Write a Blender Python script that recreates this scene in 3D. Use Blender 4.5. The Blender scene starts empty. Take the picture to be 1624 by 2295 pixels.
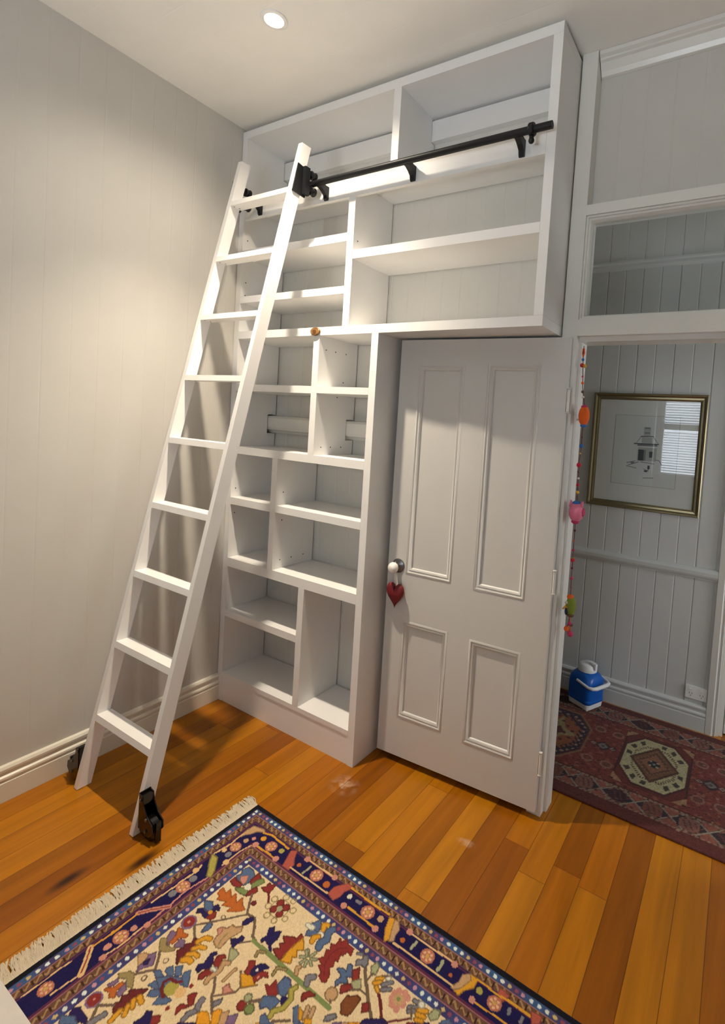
import bpy, bmesh, math, random
import numpy as np
from mathutils import Vector, Matrix

random.seed(7)
S = bpy.context.scene
COL = S.collection

# ------------------------------------------------------------------ camera, world, lights, exposure
cam = bpy.data.cameras.new('camera'); cam_o = bpy.data.objects.new('camera', cam); COL.objects.link(cam_o)
cam.sensor_fit = 'HORIZONTAL'; cam.sensor_width = 36.0
cam.lens = 1153.2943 / 1624 * 36.0
cam.shift_x = (812 - 978.09) / 1624
cam.shift_y = (1002.513 - 1147.5) / 1624
cam.clip_start = 0.02; cam.clip_end = 60
cam_o.location = (2.4889, -1.8878, 1.6530)
cam_o.rotation_euler = (1.5268, -0.0659, 0.5400)
S.camera = cam_o

w = bpy.data.worlds.new('daylight'); S.world = w; w.use_nodes = True
bg = w.node_tree.nodes['Background']; bg.inputs[0].default_value = (0.80, 0.90, 1.0, 1); bg.inputs[1].default_value = 9.8

def light(name, kind, loc, energy, color, **kw):
    l = bpy.data.lights.new(name, kind); l.energy = energy; l.color = color
    rot = kw.pop('rot', None)
    for k, v in kw.items(): setattr(l, k, v)
    o = bpy.data.objects.new(name, l); COL.objects.link(o); o.location = loc
    if rot: o.rotation_euler = rot
    return o
DL = (0.775, -0.472)                    # the recessed ceiling lamp
H = 3.20                                # ceiling height
light('downlight_beam', 'SPOT', (DL[0], DL[1], 3.17), 228, (1.0, 0.85, 0.66), spot_size=math.radians(90), spot_blend=1.0, shadow_soft_size=0.028)
light('downlight_spill', 'SPOT', (DL[0], DL[1], 3.17), 36, (1.0, 0.865, 0.69), spot_size=math.radians(152), spot_blend=0.8, shadow_soft_size=0.028)
light('ceiling_fill', 'AREA', (1.95, -4.15, 0.55), 310, (0.95, 0.97, 1.0), shape='RECTANGLE', size=2.0, size_y=1.2, rot=(math.radians(148), 0, 0))  # added fill outside the rear window, aimed up to brighten the ceiling
po_ = light('window_portal', 'AREA', (1.95, -3.40, 1.69), 1, (1, 1, 1), shape='RECTANGLE', size=1.0, size_y=1.1, rot=(math.radians(90), 0, 0)); po_.data.cycles.is_portal = True
light('hall_daylight', 'AREA', (4.55, 0.88, 1.15), 38, (0.93, 0.97, 1.0), shape='RECTANGLE', size=0.9, size_y=1.6, rot=(math.radians(74), 0, math.radians(90)))
S.view_settings.view_transform = 'Standard'; S.view_settings.look = 'None'
S.view_settings.exposure = 0.0; S.view_settings.gamma = 1.0; S.view_settings.use_curve_mapping = False

# ------------------------------------------------------------------ materials
def lin(c):
    if isinstance(c, str):
        c = c.lstrip('#'); c = [int(c[i:i+2], 16) / 255 for i in (0, 2, 4)]
    return [v / 12.92 if v <= 0.04045 else ((v + 0.055) / 1.055) ** 2.4 for v in c]

class NT:
    def __init__(s, name):
        s.m = bpy.data.materials.new(name); s.m.use_nodes = True
        s.t = s.m.node_tree; s.b = s.t.nodes['Principled BSDF']; s.out = s.t.nodes['Material Output']
    def n(s, kind, **kw):
        x = s.t.nodes.new(kind)
        for k, v in kw.items(): setattr(x, k, v)
        return x
    def l(s, a, b): s.t.links.new(a, b)
    def math(s, op, a, b=None, c=None):
        x = s.n('ShaderNodeMath', operation=op)
        for i, v in enumerate((a, b, c)):
            if v is None: continue
            if isinstance(v, (int, float)): x.inputs[i].default_value = v
            else: s.l(v, x.inputs[i])
        return x.outputs[0]
    def mix(s, f, a, b, blend='MIX'):
        x = s.n('ShaderNodeMix', data_type='RGBA', blend_type=blend)
        for i, v in ((0, f), (6, a), (7, b)):
            if isinstance(v, (int, float)): x.inputs[i].default_value = v
            elif isinstance(v, (list, tuple)): x.inputs[i].default_value = (*v[:3], 1)
            else: s.l(v, x.inputs[i])
        return x.outputs[2]

def paint(name, col, rough=0.4, var=0.03, scale=6.0, bump=0.03, coat=0.0):
    k = NT(name); c = lin(col)
    tc = k.n('ShaderNodeTexCoord')
    no = k.n('ShaderNodeTexNoise'); no.inputs['Scale'].default_value = scale; no.inputs['Detail'].default_value = 3
    k.l(tc.outputs['Object'], no.inputs['Vector'])
    a = [v * (1 - var) for v in c]; b = [min(1, v * (1 + var)) for v in c]
    k.l(k.mix(no.outputs[0], a, b), k.b.inputs['Base Color'])
    k.b.inputs['Roughness'].default_value = rough
    k.b.inputs['Coat Weight'].default_value = coat
    if bump:
        n2 = k.n('ShaderNodeTexNoise'); n2.inputs['Scale'].default_value = 90; k.l(tc.outputs['Object'], n2.inputs['Vector'])
        bp = k.n('ShaderNodeBump'); bp.inputs['Strength'].default_value = bump; bp.inputs['Distance'].default_value = 0.002
        k.l(n2.outputs[0], bp.inputs['Height']); k.l(bp.outputs[0], k.b.inputs['Normal'])
    return k.m
def plain(name, col, rough=0.5, metal=0.0, coat=0.0, spec=0.5):
    k = NT(name); k.b.inputs['Base Color'].default_value = (*lin(col), 1)
    k.b.inputs['Roughness'].default_value = rough; k.b.inputs['Metallic'].default_value = metal
    k.b.inputs['Coat Weight'].default_value = coat; k.b.inputs['Specular IOR Level'].default_value = spec
    return k.m
def emit(name, col, s):
    k = NT(name); k.b.inputs['Base Color'].default_value = (0, 0, 0, 1)
    k.b.inputs['Emission Color'].default_value = (*lin(col), 1); k.b.inputs['Emission Strength'].default_value = s
    return k.m
def glass(name, ior=1.5, tint=(1, 1, 1)):
    k = NT(name); k.t.nodes.remove(k.b)
    tr = k.n('ShaderNodeBsdfTransparent'); tr.inputs[0].default_value = (*tint, 1)
    gl = k.n('ShaderNodeBsdfGlossy'); gl.inputs['Roughness'].default_value = 0.0
    ge = k.n('ShaderNodeNewGeometry'); dt = k.n('ShaderNodeVectorMath', operation='DOT_PRODUCT')
    k.l(ge.outputs['Incoming'], dt.inputs[0]); k.l(ge.outputs['Normal'], dt.inputs[1])
    f0 = ((ior - 1) / (ior + 1)) ** 2
    sch = k.math('MULTIPLY_ADD', k.math('POWER', k.math('SUBTRACT', 1.0, k.math('ABSOLUTE', dt.outputs['Value'])), 5.0), 1 - f0, f0)
    mx = k.n('ShaderNodeMixShader'); k.l(sch, mx.inputs[0]); k.l(tr.outputs[0], mx.inputs[1]); k.l(gl.outputs[0], mx.inputs[2])
    k.l(mx.outputs[0], k.out.inputs[0]); return k.m

WALL = paint('wall_paint', '#cdcac3', 0.55, bump=0.05)
CASEBACK = paint('bookcase_back_paint', '#dddbd4', 0.55, bump=0.05)
WHITE = paint('white_gloss_enamel', '#efedea', 0.33)
CASEW = paint('bookcase_white', '#f1f0ee', 0.36)
DOORW = paint('door_white', '#d2d0cb', 0.38)
TRIM = paint('cream_white_trim', '#e2e0d9', 0.28, coat=0.2)
CEIL = paint('ceiling_paint', '#f4f1e9', 0.6)
HALLW = paint('hall_wall_paint', '#cccdca', 0.5)
BLACK = plain('black_satin_metal', '#15171a', 0.45, 0.3)
BLKG = plain('black_gloss_plastic', '#0d0b0b', 0.18, 0.0)
DARK = plain('dark_hole', '#3b342e', 0.8)
STEEL = plain('worn_steel', '#86827c', 0.3, 1.0)
PEWTER = plain('pewter', '#77777a', 0.3, 0.9)
BRASS = plain('aged_brass', '#8e8046', 0.35, 0.9)
CERAM = plain('white_ceramic', '#f2efea', 0.12, coat=0.6)
RED = paint('red_felt', '#74121c', 0.55, 0.15, 60)
GLASS = glass('clear_glass')
OLDGLASS = glass('old_window_glass', 1.5, (0.89, 0.91, 0.91))
PGLASS = glass('picture_glass', 1.5)

# ------------------------------------------------------------------ mesh helpers
def link(name, bm, mat, parent=None, bevel=0.0, smooth=False, seg=1):
    if bevel:
        es = [e for e in bm.edges if len(e.link_faces) == 2 and e.calc_face_angle(0) > 0.7]
        bmesh.ops.bevel(bm, geom=es, offset=bevel, segments=seg, affect='EDGES', profile=0.6)
    bmesh.ops.recalc_face_normals(bm, faces=bm.faces)
    me = bpy.data.meshes.new(name); bm.to_mesh(me); bm.free()
    if smooth:
        me.polygons.foreach_set('use_smooth', [True] * len(me.polygons))
        try: me.set_sharp_from_angle(angle=math.radians(40))
        except Exception: pass
    for x in (mat if isinstance(mat, (list, tuple)) else [mat]): me.materials.append(x)
    o = bpy.data.objects.new(name, me); COL.objects.link(o)
    if parent is not None: o.parent = parent
    return o
def box(bm, x0, x1, y0, y1, z0, z1, mi=0):
    v = [bm.verts.new(p) for p in ((x0,y0,z0),(x1,y0,z0),(x1,y1,z0),(x0,y1,z0),(x0,y0,z1),(x1,y0,z1),(x1,y1,z1),(x0,y1,z1))]
    for f in ((0,3,2,1),(4,5,6,7),(0,1,5,4),(1,2,6,5),(2,3,7,6),(3,0,4,7)):
        bm.faces.new([v[i] for i in f]).material_index = mi
    return bm
def B(*a): return box(bmesh.new(), *a)
def prism(bm, pts, axis, a, b, mi=0):
    """polygon pts (p,q) extruded along axis from a to b; the other two axes in xyz order"""
    def P(p, q, t):
        return {'x': (t, p, q), 'y': (p, t, q), 'z': (p, q, t)}[axis]
    A = [bm.verts.new(P(p, q, a)) for p, q in pts]; C = [bm.verts.new(P(p, q, b)) for p, q in pts]
    n = len(pts)
    bm.faces.new(A).material_index = mi; bm.faces.new(C[::-1]).material_index = mi
    for i in range(n): bm.faces.new([A[i], A[(i+1) % n], C[(i+1) % n], C[i]]).material_index = mi
    return bm
def tube(bm, pts, r, n=12, cap=True, mi=0):
    pts = [Vector(p) for p in pts]; rings = []
    rr = r if isinstance(r, (list, tuple)) else [r] * len(pts)
    ref = None
    for i, p in enumerate(pts):
        d = (pts[min(i+1, len(pts)-1)] - pts[max(i-1, 0)]).normalized()
        if ref is None or abs(ref.dot(d)) > 0.98: ref = Vector((0, 0, 1)) if abs(d.z) < 0.9 else Vector((1, 0, 0))
        u = d.cross(ref).normalized(); v = d.cross(u).normalized()
        rings.append([bm.verts.new(p + (u * math.cos(2*math.pi*k/n) + v * math.sin(2*math.pi*k/n)) * rr[i]) for k in range(n)])
    for a, b in zip(rings, rings[1:]):
        for k in range(n):
            f = bm.faces.new([a[k], a[(k+1) % n], b[(k+1) % n], b[k]]); f.material_index = mi; f.smooth = True
    if cap:
        bm.faces.new(rings[0][::-1]).material_index = mi; bm.faces.new(rings[-1]).material_index = mi
    return bm
def lathe(bm, prof, n=32, center=(0,0,0), axis='z', sx=1.0, sy=1.0, mi=0):
    rings = []
    c = Vector(center)
    for r, h in prof:
        ring = []
        for k in range(n):
            a = 2*math.pi*k/n; p, q = r*math.cos(a)*sx, r*math.sin(a)*sy
            ring.append(bm.verts.new(c + Vector({'z': (p, q, h), 'y': (p, h, q), 'x': (h, p, q)}[axis])))
        rings.append(ring)
    for a, b in zip(rings, rings[1:]):
        for k in range(n):
            f = bm.faces.new([a[k], a[(k+1) % n], b[(k+1) % n], b[k]]); f.material_index = mi
    bm.faces.new(rings[0][::-1]).material_index = mi; bm.faces.new(rings[-1]).material_index = mi
    return bm
def ball(bm, c, rx, ry=None, rz=None, n=16, mi=0):
    ry = rx if ry is None else ry; rz = rx if rz is None else rz
    r = bmesh.ops.create_uvsphere(bm, u_segments=n, v_segments=max(8, n*2//3), radius=1.0, matrix=Matrix.Translation(c) @ Matrix.Diagonal((rx, ry, rz, 1)))
    for v in r['verts']:
        for f in v.link_faces: f.material_index = mi; f.smooth = True
    return bm
def sweep_frame(bm, x0, x1, z0, z1, prof, place, mi=0):
    """mitred rectangular frame. prof: (inset, depth) points; place(u, d, z) -> xyz"""
    n = len(prof); cs = []
    for cx, cz, sx, sz in ((x0,z0,1,1),(x1,z0,-1,1),(x1,z1,-1,-1),(x0,z1,1,-1)):
        cs.append([bm.verts.new(place(cx + sx*i, d, cz + sz*i)) for i, d in prof])
    for a in range(4):
        A, C = cs[a], cs[(a+1) % 4]
        for k in range(n):
            f = bm.faces.new([A[k], C[k], C[(k+1) % n], A[(k+1) % n]]); f.material_index = mi
    return bm
def empty(name, loc=(0,0,0), rz=0.0):
    o = bpy.data.objects.new(name, None); COL.objects.link(o); o.location = loc; o.rotation_euler = (0, 0, rz)
    o.empty_display_size = 0.05
    return o
def tag(o, label, cat, group=None):
    o['label'] = label; o['category'] = cat
    if group: o['group'] = group
    return o
def struct(o, label=None, cat=None):
    o['kind'] = 'structure'
    if label: o['label'] = label
    if cat: o['category'] = cat
    return o

# ------------------------------------------------------------------ floor
def floor_material():
    k = NT('pine_floorboards')
    tc = k.n('ShaderNodeTexCoord'); sp = k.n('ShaderNodeSeparateXYZ'); k.l(tc.outputs['Object'], sp.inputs[0])
    PW = 0.1037; OFF = 0.0205
    xb = k.math('DIVIDE', k.math('SUBTRACT', sp.outputs[0], OFF), PW)
    bi = k.math('FLOOR', xb); bf = k.math('FRACT', xb)
    wn = k.n('ShaderNodeTexWhiteNoise', noise_dimensions='1D'); k.l(bi, wn.inputs['W'])
    sy = k.math('DIVIDE', k.math('ADD', sp.outputs[1], k.math('MULTIPLY', wn.outputs[0], 3.1)), 2.6)
    si = k.math('FLOOR', sy); sf = k.math('FRACT', sy)
    cmb = k.n('ShaderNodeCombineXYZ'); k.l(k.math('ADD', bi, 88.0), cmb.inputs[0]); k.l(si, cmb.inputs[1])
    w2 = k.n('ShaderNodeTexWhiteNoise', noise_dimensions='2D'); k.l(cmb.outputs[0], w2.inputs['Vector'])
    # grain, stretched along the board
    mp = k.n('ShaderNodeMapping'); mp.inputs['Scale'].default_value = (26, 1.6, 1)
    off = k.n('ShaderNodeVectorMath', operation='ADD'); k.l(tc.outputs['Object'], off.inputs[0])
    sc = k.n('ShaderNodeVectorMath', operation='SCALE'); k.l(w2.outputs['Color'], sc.inputs[0]); sc.inputs['Scale'].default_value = 7.0
    k.l(sc.outputs[0], off.inputs[1]); k.l(off.outputs[0], mp.inputs['Vector'])
    g = k.n('ShaderNodeTexNoise'); g.inputs['Scale'].default_value = 1.0; g.inputs['Detail'].default_value = 5; g.inputs['Distortion'].default_value = 0.6
    k.l(mp.outputs[0], g.inputs['Vector'])
    rp = k.n('ShaderNodeValToRGB'); e = rp.color_ramp.elements
    e[0].position = 0.0; e[0].color = (*lin('#8a4c04'), 1); e[1].position = 1.0; e[1].color = (*lin('#b87810'), 1)
    for p, c in ((0.3, '#985a05'), (0.55, '#a46006'), (0.8, '#ae6c0a')):
        x = rp.color_ramp.elements.new(p); x.color = (*lin(c), 1)
    k.l(w2.outputs['Value'], rp.inputs[0])
    gr = k.n('ShaderNodeMapRange'); gr.inputs[1].default_value = 0.3; gr.inputs[2].default_value = 0.75; gr.inputs[3].default_value = 0.80; gr.inputs[4].default_value = 1.22
    k.l(g.outputs[0], gr.inputs[0])
    col = k.mix(1.0, rp.outputs[0], gr.outputs[0], 'MULTIPLY')
    # knots
    vo = k.n('ShaderNodeTexVoronoi'); vo.inputs['Scale'].default_value = 1.0
    m2 = k.n('ShaderNodeMapping'); m2.inputs['Scale'].default_value = (2.9, 1.25, 1); m2.inputs['Location'].default_value = (0.27, 0.41, 0); k.l(tc.outputs['Object'], m2.inputs['Vector']); k.l(m2.outputs[0], vo.inputs['Vector'])
    kn = k.n('ShaderNodeMapRange'); kn.inputs[1].default_value = 0.02; kn.inputs[2].default_value = 0.10; kn.inputs[3].default_value = 0.75; kn.inputs[4].default_value = 0.0
    k.l(vo.outputs['Distance'], kn.inputs[0])
    col = k.mix(kn.outputs[0], col, lin('#3a1c08'))
    # two dark knots by the ladder foot
    for (kx, ky, rx, ry) in ((0.606, -1.02, 0.03, 0.09), (0.735, -0.835, 0.03, 0.10)):
        dx = k.math('DIVIDE', k.math('SUBTRACT', sp.outputs[0], kx), rx); dy = k.math('DIVIDE', k.math('SUBTRACT', sp.outputs[1], ky), ry)
        rr = k.math('SQRT', k.math('ADD', k.math('MULTIPLY', dx, dx), k.math('MULTIPLY', dy, dy)))
        m = k.n('ShaderNodeMapRange'); m.interpolation_type = 'SMOOTHSTEP'; m.inputs[1].default_value = 0.1; m.inputs[2].default_value = 1.0; m.inputs[3].default_value = 0.97; m.inputs[4].default_value = 0.0
        k.l(rr, m.inputs[0]); col = k.mix(m.outputs[0], col, lin('#2a1204'))
    # pale glints of light painted into the boards by the bookcase and door
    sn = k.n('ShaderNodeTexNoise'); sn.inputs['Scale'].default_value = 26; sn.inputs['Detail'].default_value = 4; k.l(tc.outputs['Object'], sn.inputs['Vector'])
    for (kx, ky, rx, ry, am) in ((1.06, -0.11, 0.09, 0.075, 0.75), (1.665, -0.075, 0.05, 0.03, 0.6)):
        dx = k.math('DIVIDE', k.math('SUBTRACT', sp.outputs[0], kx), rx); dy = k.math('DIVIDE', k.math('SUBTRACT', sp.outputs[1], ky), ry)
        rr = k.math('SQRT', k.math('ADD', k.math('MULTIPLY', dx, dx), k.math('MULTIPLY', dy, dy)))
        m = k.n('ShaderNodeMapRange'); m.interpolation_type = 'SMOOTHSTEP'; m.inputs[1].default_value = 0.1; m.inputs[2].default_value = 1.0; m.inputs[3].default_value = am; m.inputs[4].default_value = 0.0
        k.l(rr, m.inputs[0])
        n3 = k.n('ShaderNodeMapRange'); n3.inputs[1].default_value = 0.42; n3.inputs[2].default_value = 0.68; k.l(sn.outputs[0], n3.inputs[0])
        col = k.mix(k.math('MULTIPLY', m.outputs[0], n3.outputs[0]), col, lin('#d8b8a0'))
    # gaps between boards and butt joints
    gx = k.math('MINIMUM', bf, k.math('SUBTRACT', 1.0, bf)); gy = k.math('MINIMUM', sf, k.math('SUBTRACT', 1.0, sf))
    ga = k.math('LESS_THAN', gx, 0.011); gb = k.math('LESS_THAN', gy, 0.0004)
    gap = k.math('MAXIMUM', ga, gb)
    col = k.mix(k.math('MULTIPLY', gap, 0.7), col, lin('#3a1a06'))
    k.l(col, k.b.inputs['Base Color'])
    k.b.inputs['Roughness'].default_value = 0.34; k.b.inputs['Specular IOR Level'].default_value = 0.3; k.b.inputs['Coat Weight'].default_value = 0.12; k.b.inputs['Coat Roughness'].default_value = 0.22
    bp = k.n('ShaderNodeBump'); bp.inputs['Strength'].default_value = 0.35; bp.inputs['Distance'].default_value = 0.002; bp.invert = True
    k.l(gap, bp.inputs['Height']); k.l(bp.outputs[0], k.b.inputs['Normal'])
    return k.m
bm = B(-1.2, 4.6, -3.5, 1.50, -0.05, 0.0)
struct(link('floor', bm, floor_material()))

# ------------------------------------------------------------------ vertical-joint boarding
def vj(bm, x0, x1, z0, z1, start, pitch, depth, place, dodd=None, back=0.02):
    """boards between x0..x1 with V grooves; place(u, d, z) with d the depth behind the face"""
    us = [(x0, 0.0)]; i = math.ceil((x0 + 0.006 - start) / pitch)
    while start + i * pitch < x1 - 0.006:
        g = start + i * pitch; d = depth if (dodd is None or i % 2 == 0) else dodd
        us += [(g - 0.0045, 0.0), (g, d), (g + 0.0045, 0.0)]; i += 1
    us.append((x1, 0.0))
    lo = [bm.verts.new(place(u, d, z0)) for u, d in us]; hi = [bm.verts.new(place(u, d, z1)) for u, d in us]
    for a in range(len(us) - 1): bm.faces.new([lo[a], lo[a+1], hi[a+1], hi[a]])
    bl = [bm.verts.new(place(us[0][0], back, z)) for z in (z0, z1)]; br = [bm.verts.new(place(us[-1][0], back, z)) for z in (z0, z1)]
    bm.faces.new([bl[0], br[0], br[1], bl[1]])
    bm.faces.new([bl[0], bl[1], hi[0], lo[0]]); bm.faces.new([br[0], lo[-1], hi[-1], br[1]])
    bm.faces.new([bl[0]] + lo + [br[0]]); bm.faces.new([bl[1], br[1]] + hi[::-1])
    return bm

# left wall, face at x = 0
bm = bmesh.new(); vj(bm, -3.30, 0.345, 0.0, H, -0.911, 0.1060, 0.0007, lambda u, d, z: (-d, u, z), 0.0005, 0.09)
struct(link('wall_left', bm, WALL))
# wall behind the bookcase with the door opening: face at y = 0.30
OX0, OX1 = 1.865, 2.690
bm = bmesh.new(); YB = 0.300
pl = lambda u, d, z: (u, YB + d, z)
vj(bm, 0.0, 1.80, 0.0, H, 1.260, 0.1020, 0.0014, pl, 0.0009, 0.045)
n0_ = len(bm.faces)
vj(bm, 1.848, 4.6, 2.586, H, 1.950, 0.1030, 0.0012, pl, 0.0008, 0.045)
vj(bm, 2.72, 4.6, 0.0, 2.586, 1.950, 0.1030, 0.003, pl, 0.002, 0.045)
bm.faces.ensure_lookup_table()
for f_ in list(bm.faces)[n0_:]: f_.material_index = 1
struct(link('wall_back', bm, [CASEBACK, WALL]))
# room side and rear walls (out of view, they close the room)
struct(link('wall_right', B(4.2, 4.28, -3.38, 0.34, 0, H), WALL))
WX0, WX1, WZ0, WZ1 = 1.45, 2.45, 1.14, 2.24
bm = bmesh.new()
box(bm, -0.09, WX0, -3.38, -3.30, 0, H); box(bm, WX1, 4.28, -3.38, -3.30, 0, H)
box(bm, WX0, WX1, -3.38, -3.30, 0, WZ0); box(bm, WX0, WX1, -3.38, -3.30, WZ1, H)
struct(link('wall_rear', bm, WALL))
# ceiling: boards running along x
bm = bmesh.new()
ys = [-3.38]; g = -3.30
pts = [(-3.38, 0.0)]
k = 0
while g < 1.45:
    if g > -3.3: pts += [(g - 0.005, 0.0), (g, 0.0004), (g + 0.005, 0.0)]
    g += 0.154; k += 1
pts.append((1.50, 0.0))
lo = [bm.verts.new((-1.2, y, H + d)) for y, d in pts]; hi = [bm.verts.new((4.6, y, H + d)) for y, d in pts]
for a in range(len(pts) - 1): bm.faces.new([lo[a], lo[a+1], hi[a+1], hi[a]])
t = [bm.verts.new(p) for p in ((-1.2, -3.38, H+.05), (4.6, -3.38, H+.05), (4.6, 1.5, H+.05), (-1.2, 1.5, H+.05))]
bm.faces.new(t); bm.faces.new([lo[0], hi[0], t[1], t[0]]); bm.faces.new([lo[-1], t[3], t[2], hi[-1]])
bm.faces.new(lo + [t[3], t[0]]); bm.faces.new(hi + [t[2], t[1]])
struct(link('ceiling', bm, CEIL))

# skirting of the left wall
SK = [(0, 0), (0.020, 0), (0.020, 0.080), (0.0165, 0.083), (0.0165, 0.090), (0.021, 0.096), (0.020, 0.104), (0.012, 0.110), (0.012, 0.121), (0.017, 0.126), (0.018, 0.136), (0.012, 0.146), (0.003, 0.149), (0, 0.149)]
bm = prism(bmesh.new(), SK, 'y', -3.30, -0.001); struct(link('baseboard_left', bm, paint('skirting_cream', '#e6e0d0', 0.3, coat=0.2)))

# ------------------------------------------------------------------ door frame, transom, cornice (front at y = 0.23)
YF = 0.232; YR = 0.362
bm = B(1.8005, OX0 - 0.002, YF, YR, 0.0, H - 0.001)
# chamfer of the post above the door: step back beyond x = 1.848 above the transom
struct(link('trim_1', bm, TRIM, bevel=0.003))
bm = bmesh.new(); box(bm, OX0 - 0.002, OX1, YF, YR, 2.545, 2.586); struct(link('trim_2', bm, TRIM, bevel=0.003))       # rail over transom
bm = bmesh.new(); box(bm, OX0 - 0.002, OX1, YF, YR, 2.056, 2.122); box(bm, OX0 - 0.002, OX1, YF + 0.03, YR, 2.036, 2.056)
struct(link('trim_3', bm, TRIM, bevel=0.003))       # door head
bm = bmesh.new(); box(bm, OX1, OX1 + 0.06, YF, YR, 0, H - 0.001); struct(link('trim_4', bm, TRIM, bevel=0.003))
bm = bmesh.new()                                             # door stop on the hinge jamb, hall side
box(bm, OX0 - 0.002, OX0 + 0.010, 0.275, YR - 0.012, 0.0, 2.036); box(bm, OX1 - 0.012, OX1, 0.275, YR - 0.012, 0.0, 2.036)
struct(link('trim_5', bm, TRIM, bevel=0.002))
COR = [(0.299, 3.120), (0.288, 3.124), (0.280, 3.140), (0.262, 3.165), (0.252, 3.170), (0.252, 3.178), (0.240, 3.185), (0.238, H - 0.001), (0.299, H - 0.001)]
bm = prism(bmesh.new(), COR, 'x', OX0, 4.20); struct(link('trim_6', bm, TRIM))
# cornice and wall rails seen through the open bookcase back
bm = B(0.001, 1.796, 0.266, 0.2995, 3.030, 3.128); struct(link('trim_7', bm, WHITE, bevel=0.003))
CR = [(0.2995, 1.541), (0.270, 1.541), (0.262, 1.553), (0.240, 1.560), (0.236, 1.575), (0.236, 1.628), (0.244, 1.640), (0.2995, 1.643)]
bm = prism(bmesh.new(), CR, 'x', 0.001, 1.796); struct(link('trim_8', bm, TRIM))
# transom sash
tw = empty('window_1', (0, 0, 0)); struct(tw)
bm = sweep_frame(bmesh.new(), OX0 - 0.0015, OX1 - 0.0005, 2.1225, 2.5445, [(0, 0.240), (0, 0.31), (0.022, 0.31), (0.022, 0.266), (0.016, 0.250), (0.008, 0.250), (0.008, 0.240)], lambda u, d, z: (u, d, z))
link('window_frame', bm, TRIM, tw)
link('window_pane', B(OX0 + 0.020, OX1 - 0.022, 0.278, 0.281, 2.144, 2.523), OLDGLASS, tw)

# ------------------------------------------------------------------ rear window with venetian blind (mirrored by the picture glass)
rw = empty('window_2'); struct(rw)
bm = sweep_frame(bmesh.new(), WX0, WX1, WZ0, WZ1, [(0, -3.37), (0, -3.29), (0.035, -3.29), (0.035, -3.37)], lambda u, d, z: (u, d, z))
box(bm, WX0 + .035, WX1 - .035, -3.36, -3.30, 1.80, 1.885)
link('window_frame', bm, TRIM, rw)
link('window_pane', B(WX0 + .035, WX1 - .035, -3.345, -3.342, WZ0 + .035, WZ1 - .035), GLASS, rw)
k = NT('blind_slat'); trn = k.n('ShaderNodeBsdfTranslucent'); trn.inputs[0].default_value = (.9, .92, .95, 1)
mx = k.n('ShaderNodeMixShader'); mx.inputs[0].default_value = 0.5; k.b.inputs['Base Color'].default_value = (.85, .86, .88, 1); k.l(k.b.outputs[0], mx.inputs[1]); k.l(trn.outputs[0], mx.inputs[2]); k.l(mx.outputs[0], k.out.inputs[0])
vb = tag(empty('venetian_blind', (0, -3.28, 0)), 'white venetian blind with open slats seen only as a reflection in the picture glass', 'blind')
bm = bmesh.new(); z = 1.18
while z < 2.22:
    if not 1.79 < z < 1.90: prism(bm, [(-0.012, z - 0.011), (0.012, z + 0.008), (0.012, z + 0.010), (-0.012, z - 0.009)], 'x', WX0 + .04, WX1 - .04)
    z += 0.036
sl = link('slats', bm, k.m, vb); sl['kind'] = 'stuff'
link('head_rail', B(WX0 + .036, WX1 - .036, -0.008, 0.02, 2.20, 2.235), WHITE, vb)

# ------------------------------------------------------------------ hallway
YH = 1.418
bm = bmesh.new(); vj(bm, -1.2, 2.43, 0.0, H, 1.683, 0.1032, 0.0055, lambda u, d, z: (u, YH + d, z), 0.0025, 0.06)
struct(link('wall_hall', bm, HALLW))
struct(link('wall_hall_end', B(-1.28, -1.2, 0.30, 1.50, 0, H), HALLW)); struct(link('wall_hall_near', B(-1.2, -0.0905, 0.30, 0.345, 0, H), HALLW)); struct(link('wall_hall_front', B(4.6, 4.68, 0.30, 1.50, 0, H), HALLW))
bm = B(3.301, 4.60, YH, YH + 0.081, 0, H); box(bm, 2.43, 3.3005, YH, YH + 0.081, 2.101, H); box(bm, 2.40, 3.60, YH + 0.0815, YH + 0.13, 0, 2.2); struct(link('wall_hall_right', bm, HALLW))
bm = bmesh.new(); prism(bm, [(YH - d, z) for d, z in SK], 'x', -1.2, 2.422); struct(link('baseboard_hall', bm, HALLW))
CH = [(0, 0.868), (0.010, 0.870), (0.012, 0.878), (0.018, 0.882), (0.024, 0.895), (0.026, 0.915), (0.022, 0.926), (0.010, 0.934), (0, 0.936)]
bm = prism(bmesh.new(), [(YH - d, z) for d, z in CH], 'x', -1.2, 2.422); struct(link('trim_9', bm, HALLW))
bm = prism(bmesh.new(), [(YH - d, z) for d, z in ((0, 2.672), (0.014, 2.674), (0.018, 2.69), (0.016, 2.705), (0.026, 2.712), (0.024, 2.722), (0, 2.724))], 'x', -1.2, 4.5)
struct(link('trim_10', bm, HALLW))
d2 = empty('door_2'); struct(d2)
bm = bmesh.new()
prism(bm, [(2.424, YH), (2.424, YH - 0.018), (2.455, YH - 0.022), (2.464, YH - 0.014), (2.474, YH - 0.020), (2.478, YH)], 'z', 0, 2.10)
box(bm, 2.478, 2.492, YH - 0.004, YH + 0.08, 0, 2.10); box(bm, 2.492, 2.512, YH + 0.012, YH + 0.08, 0, 2.10)
box(bm, 2.424, 3.36, YH - 0.02, YH, 2.10, 2.16)
link('door_frame', bm, TRIM, d2)
link('door_leaf', B(2.515, 3.30, YH + 0.035, YH + 0.07, 0.01, 2.09), HALLW, d2)

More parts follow.
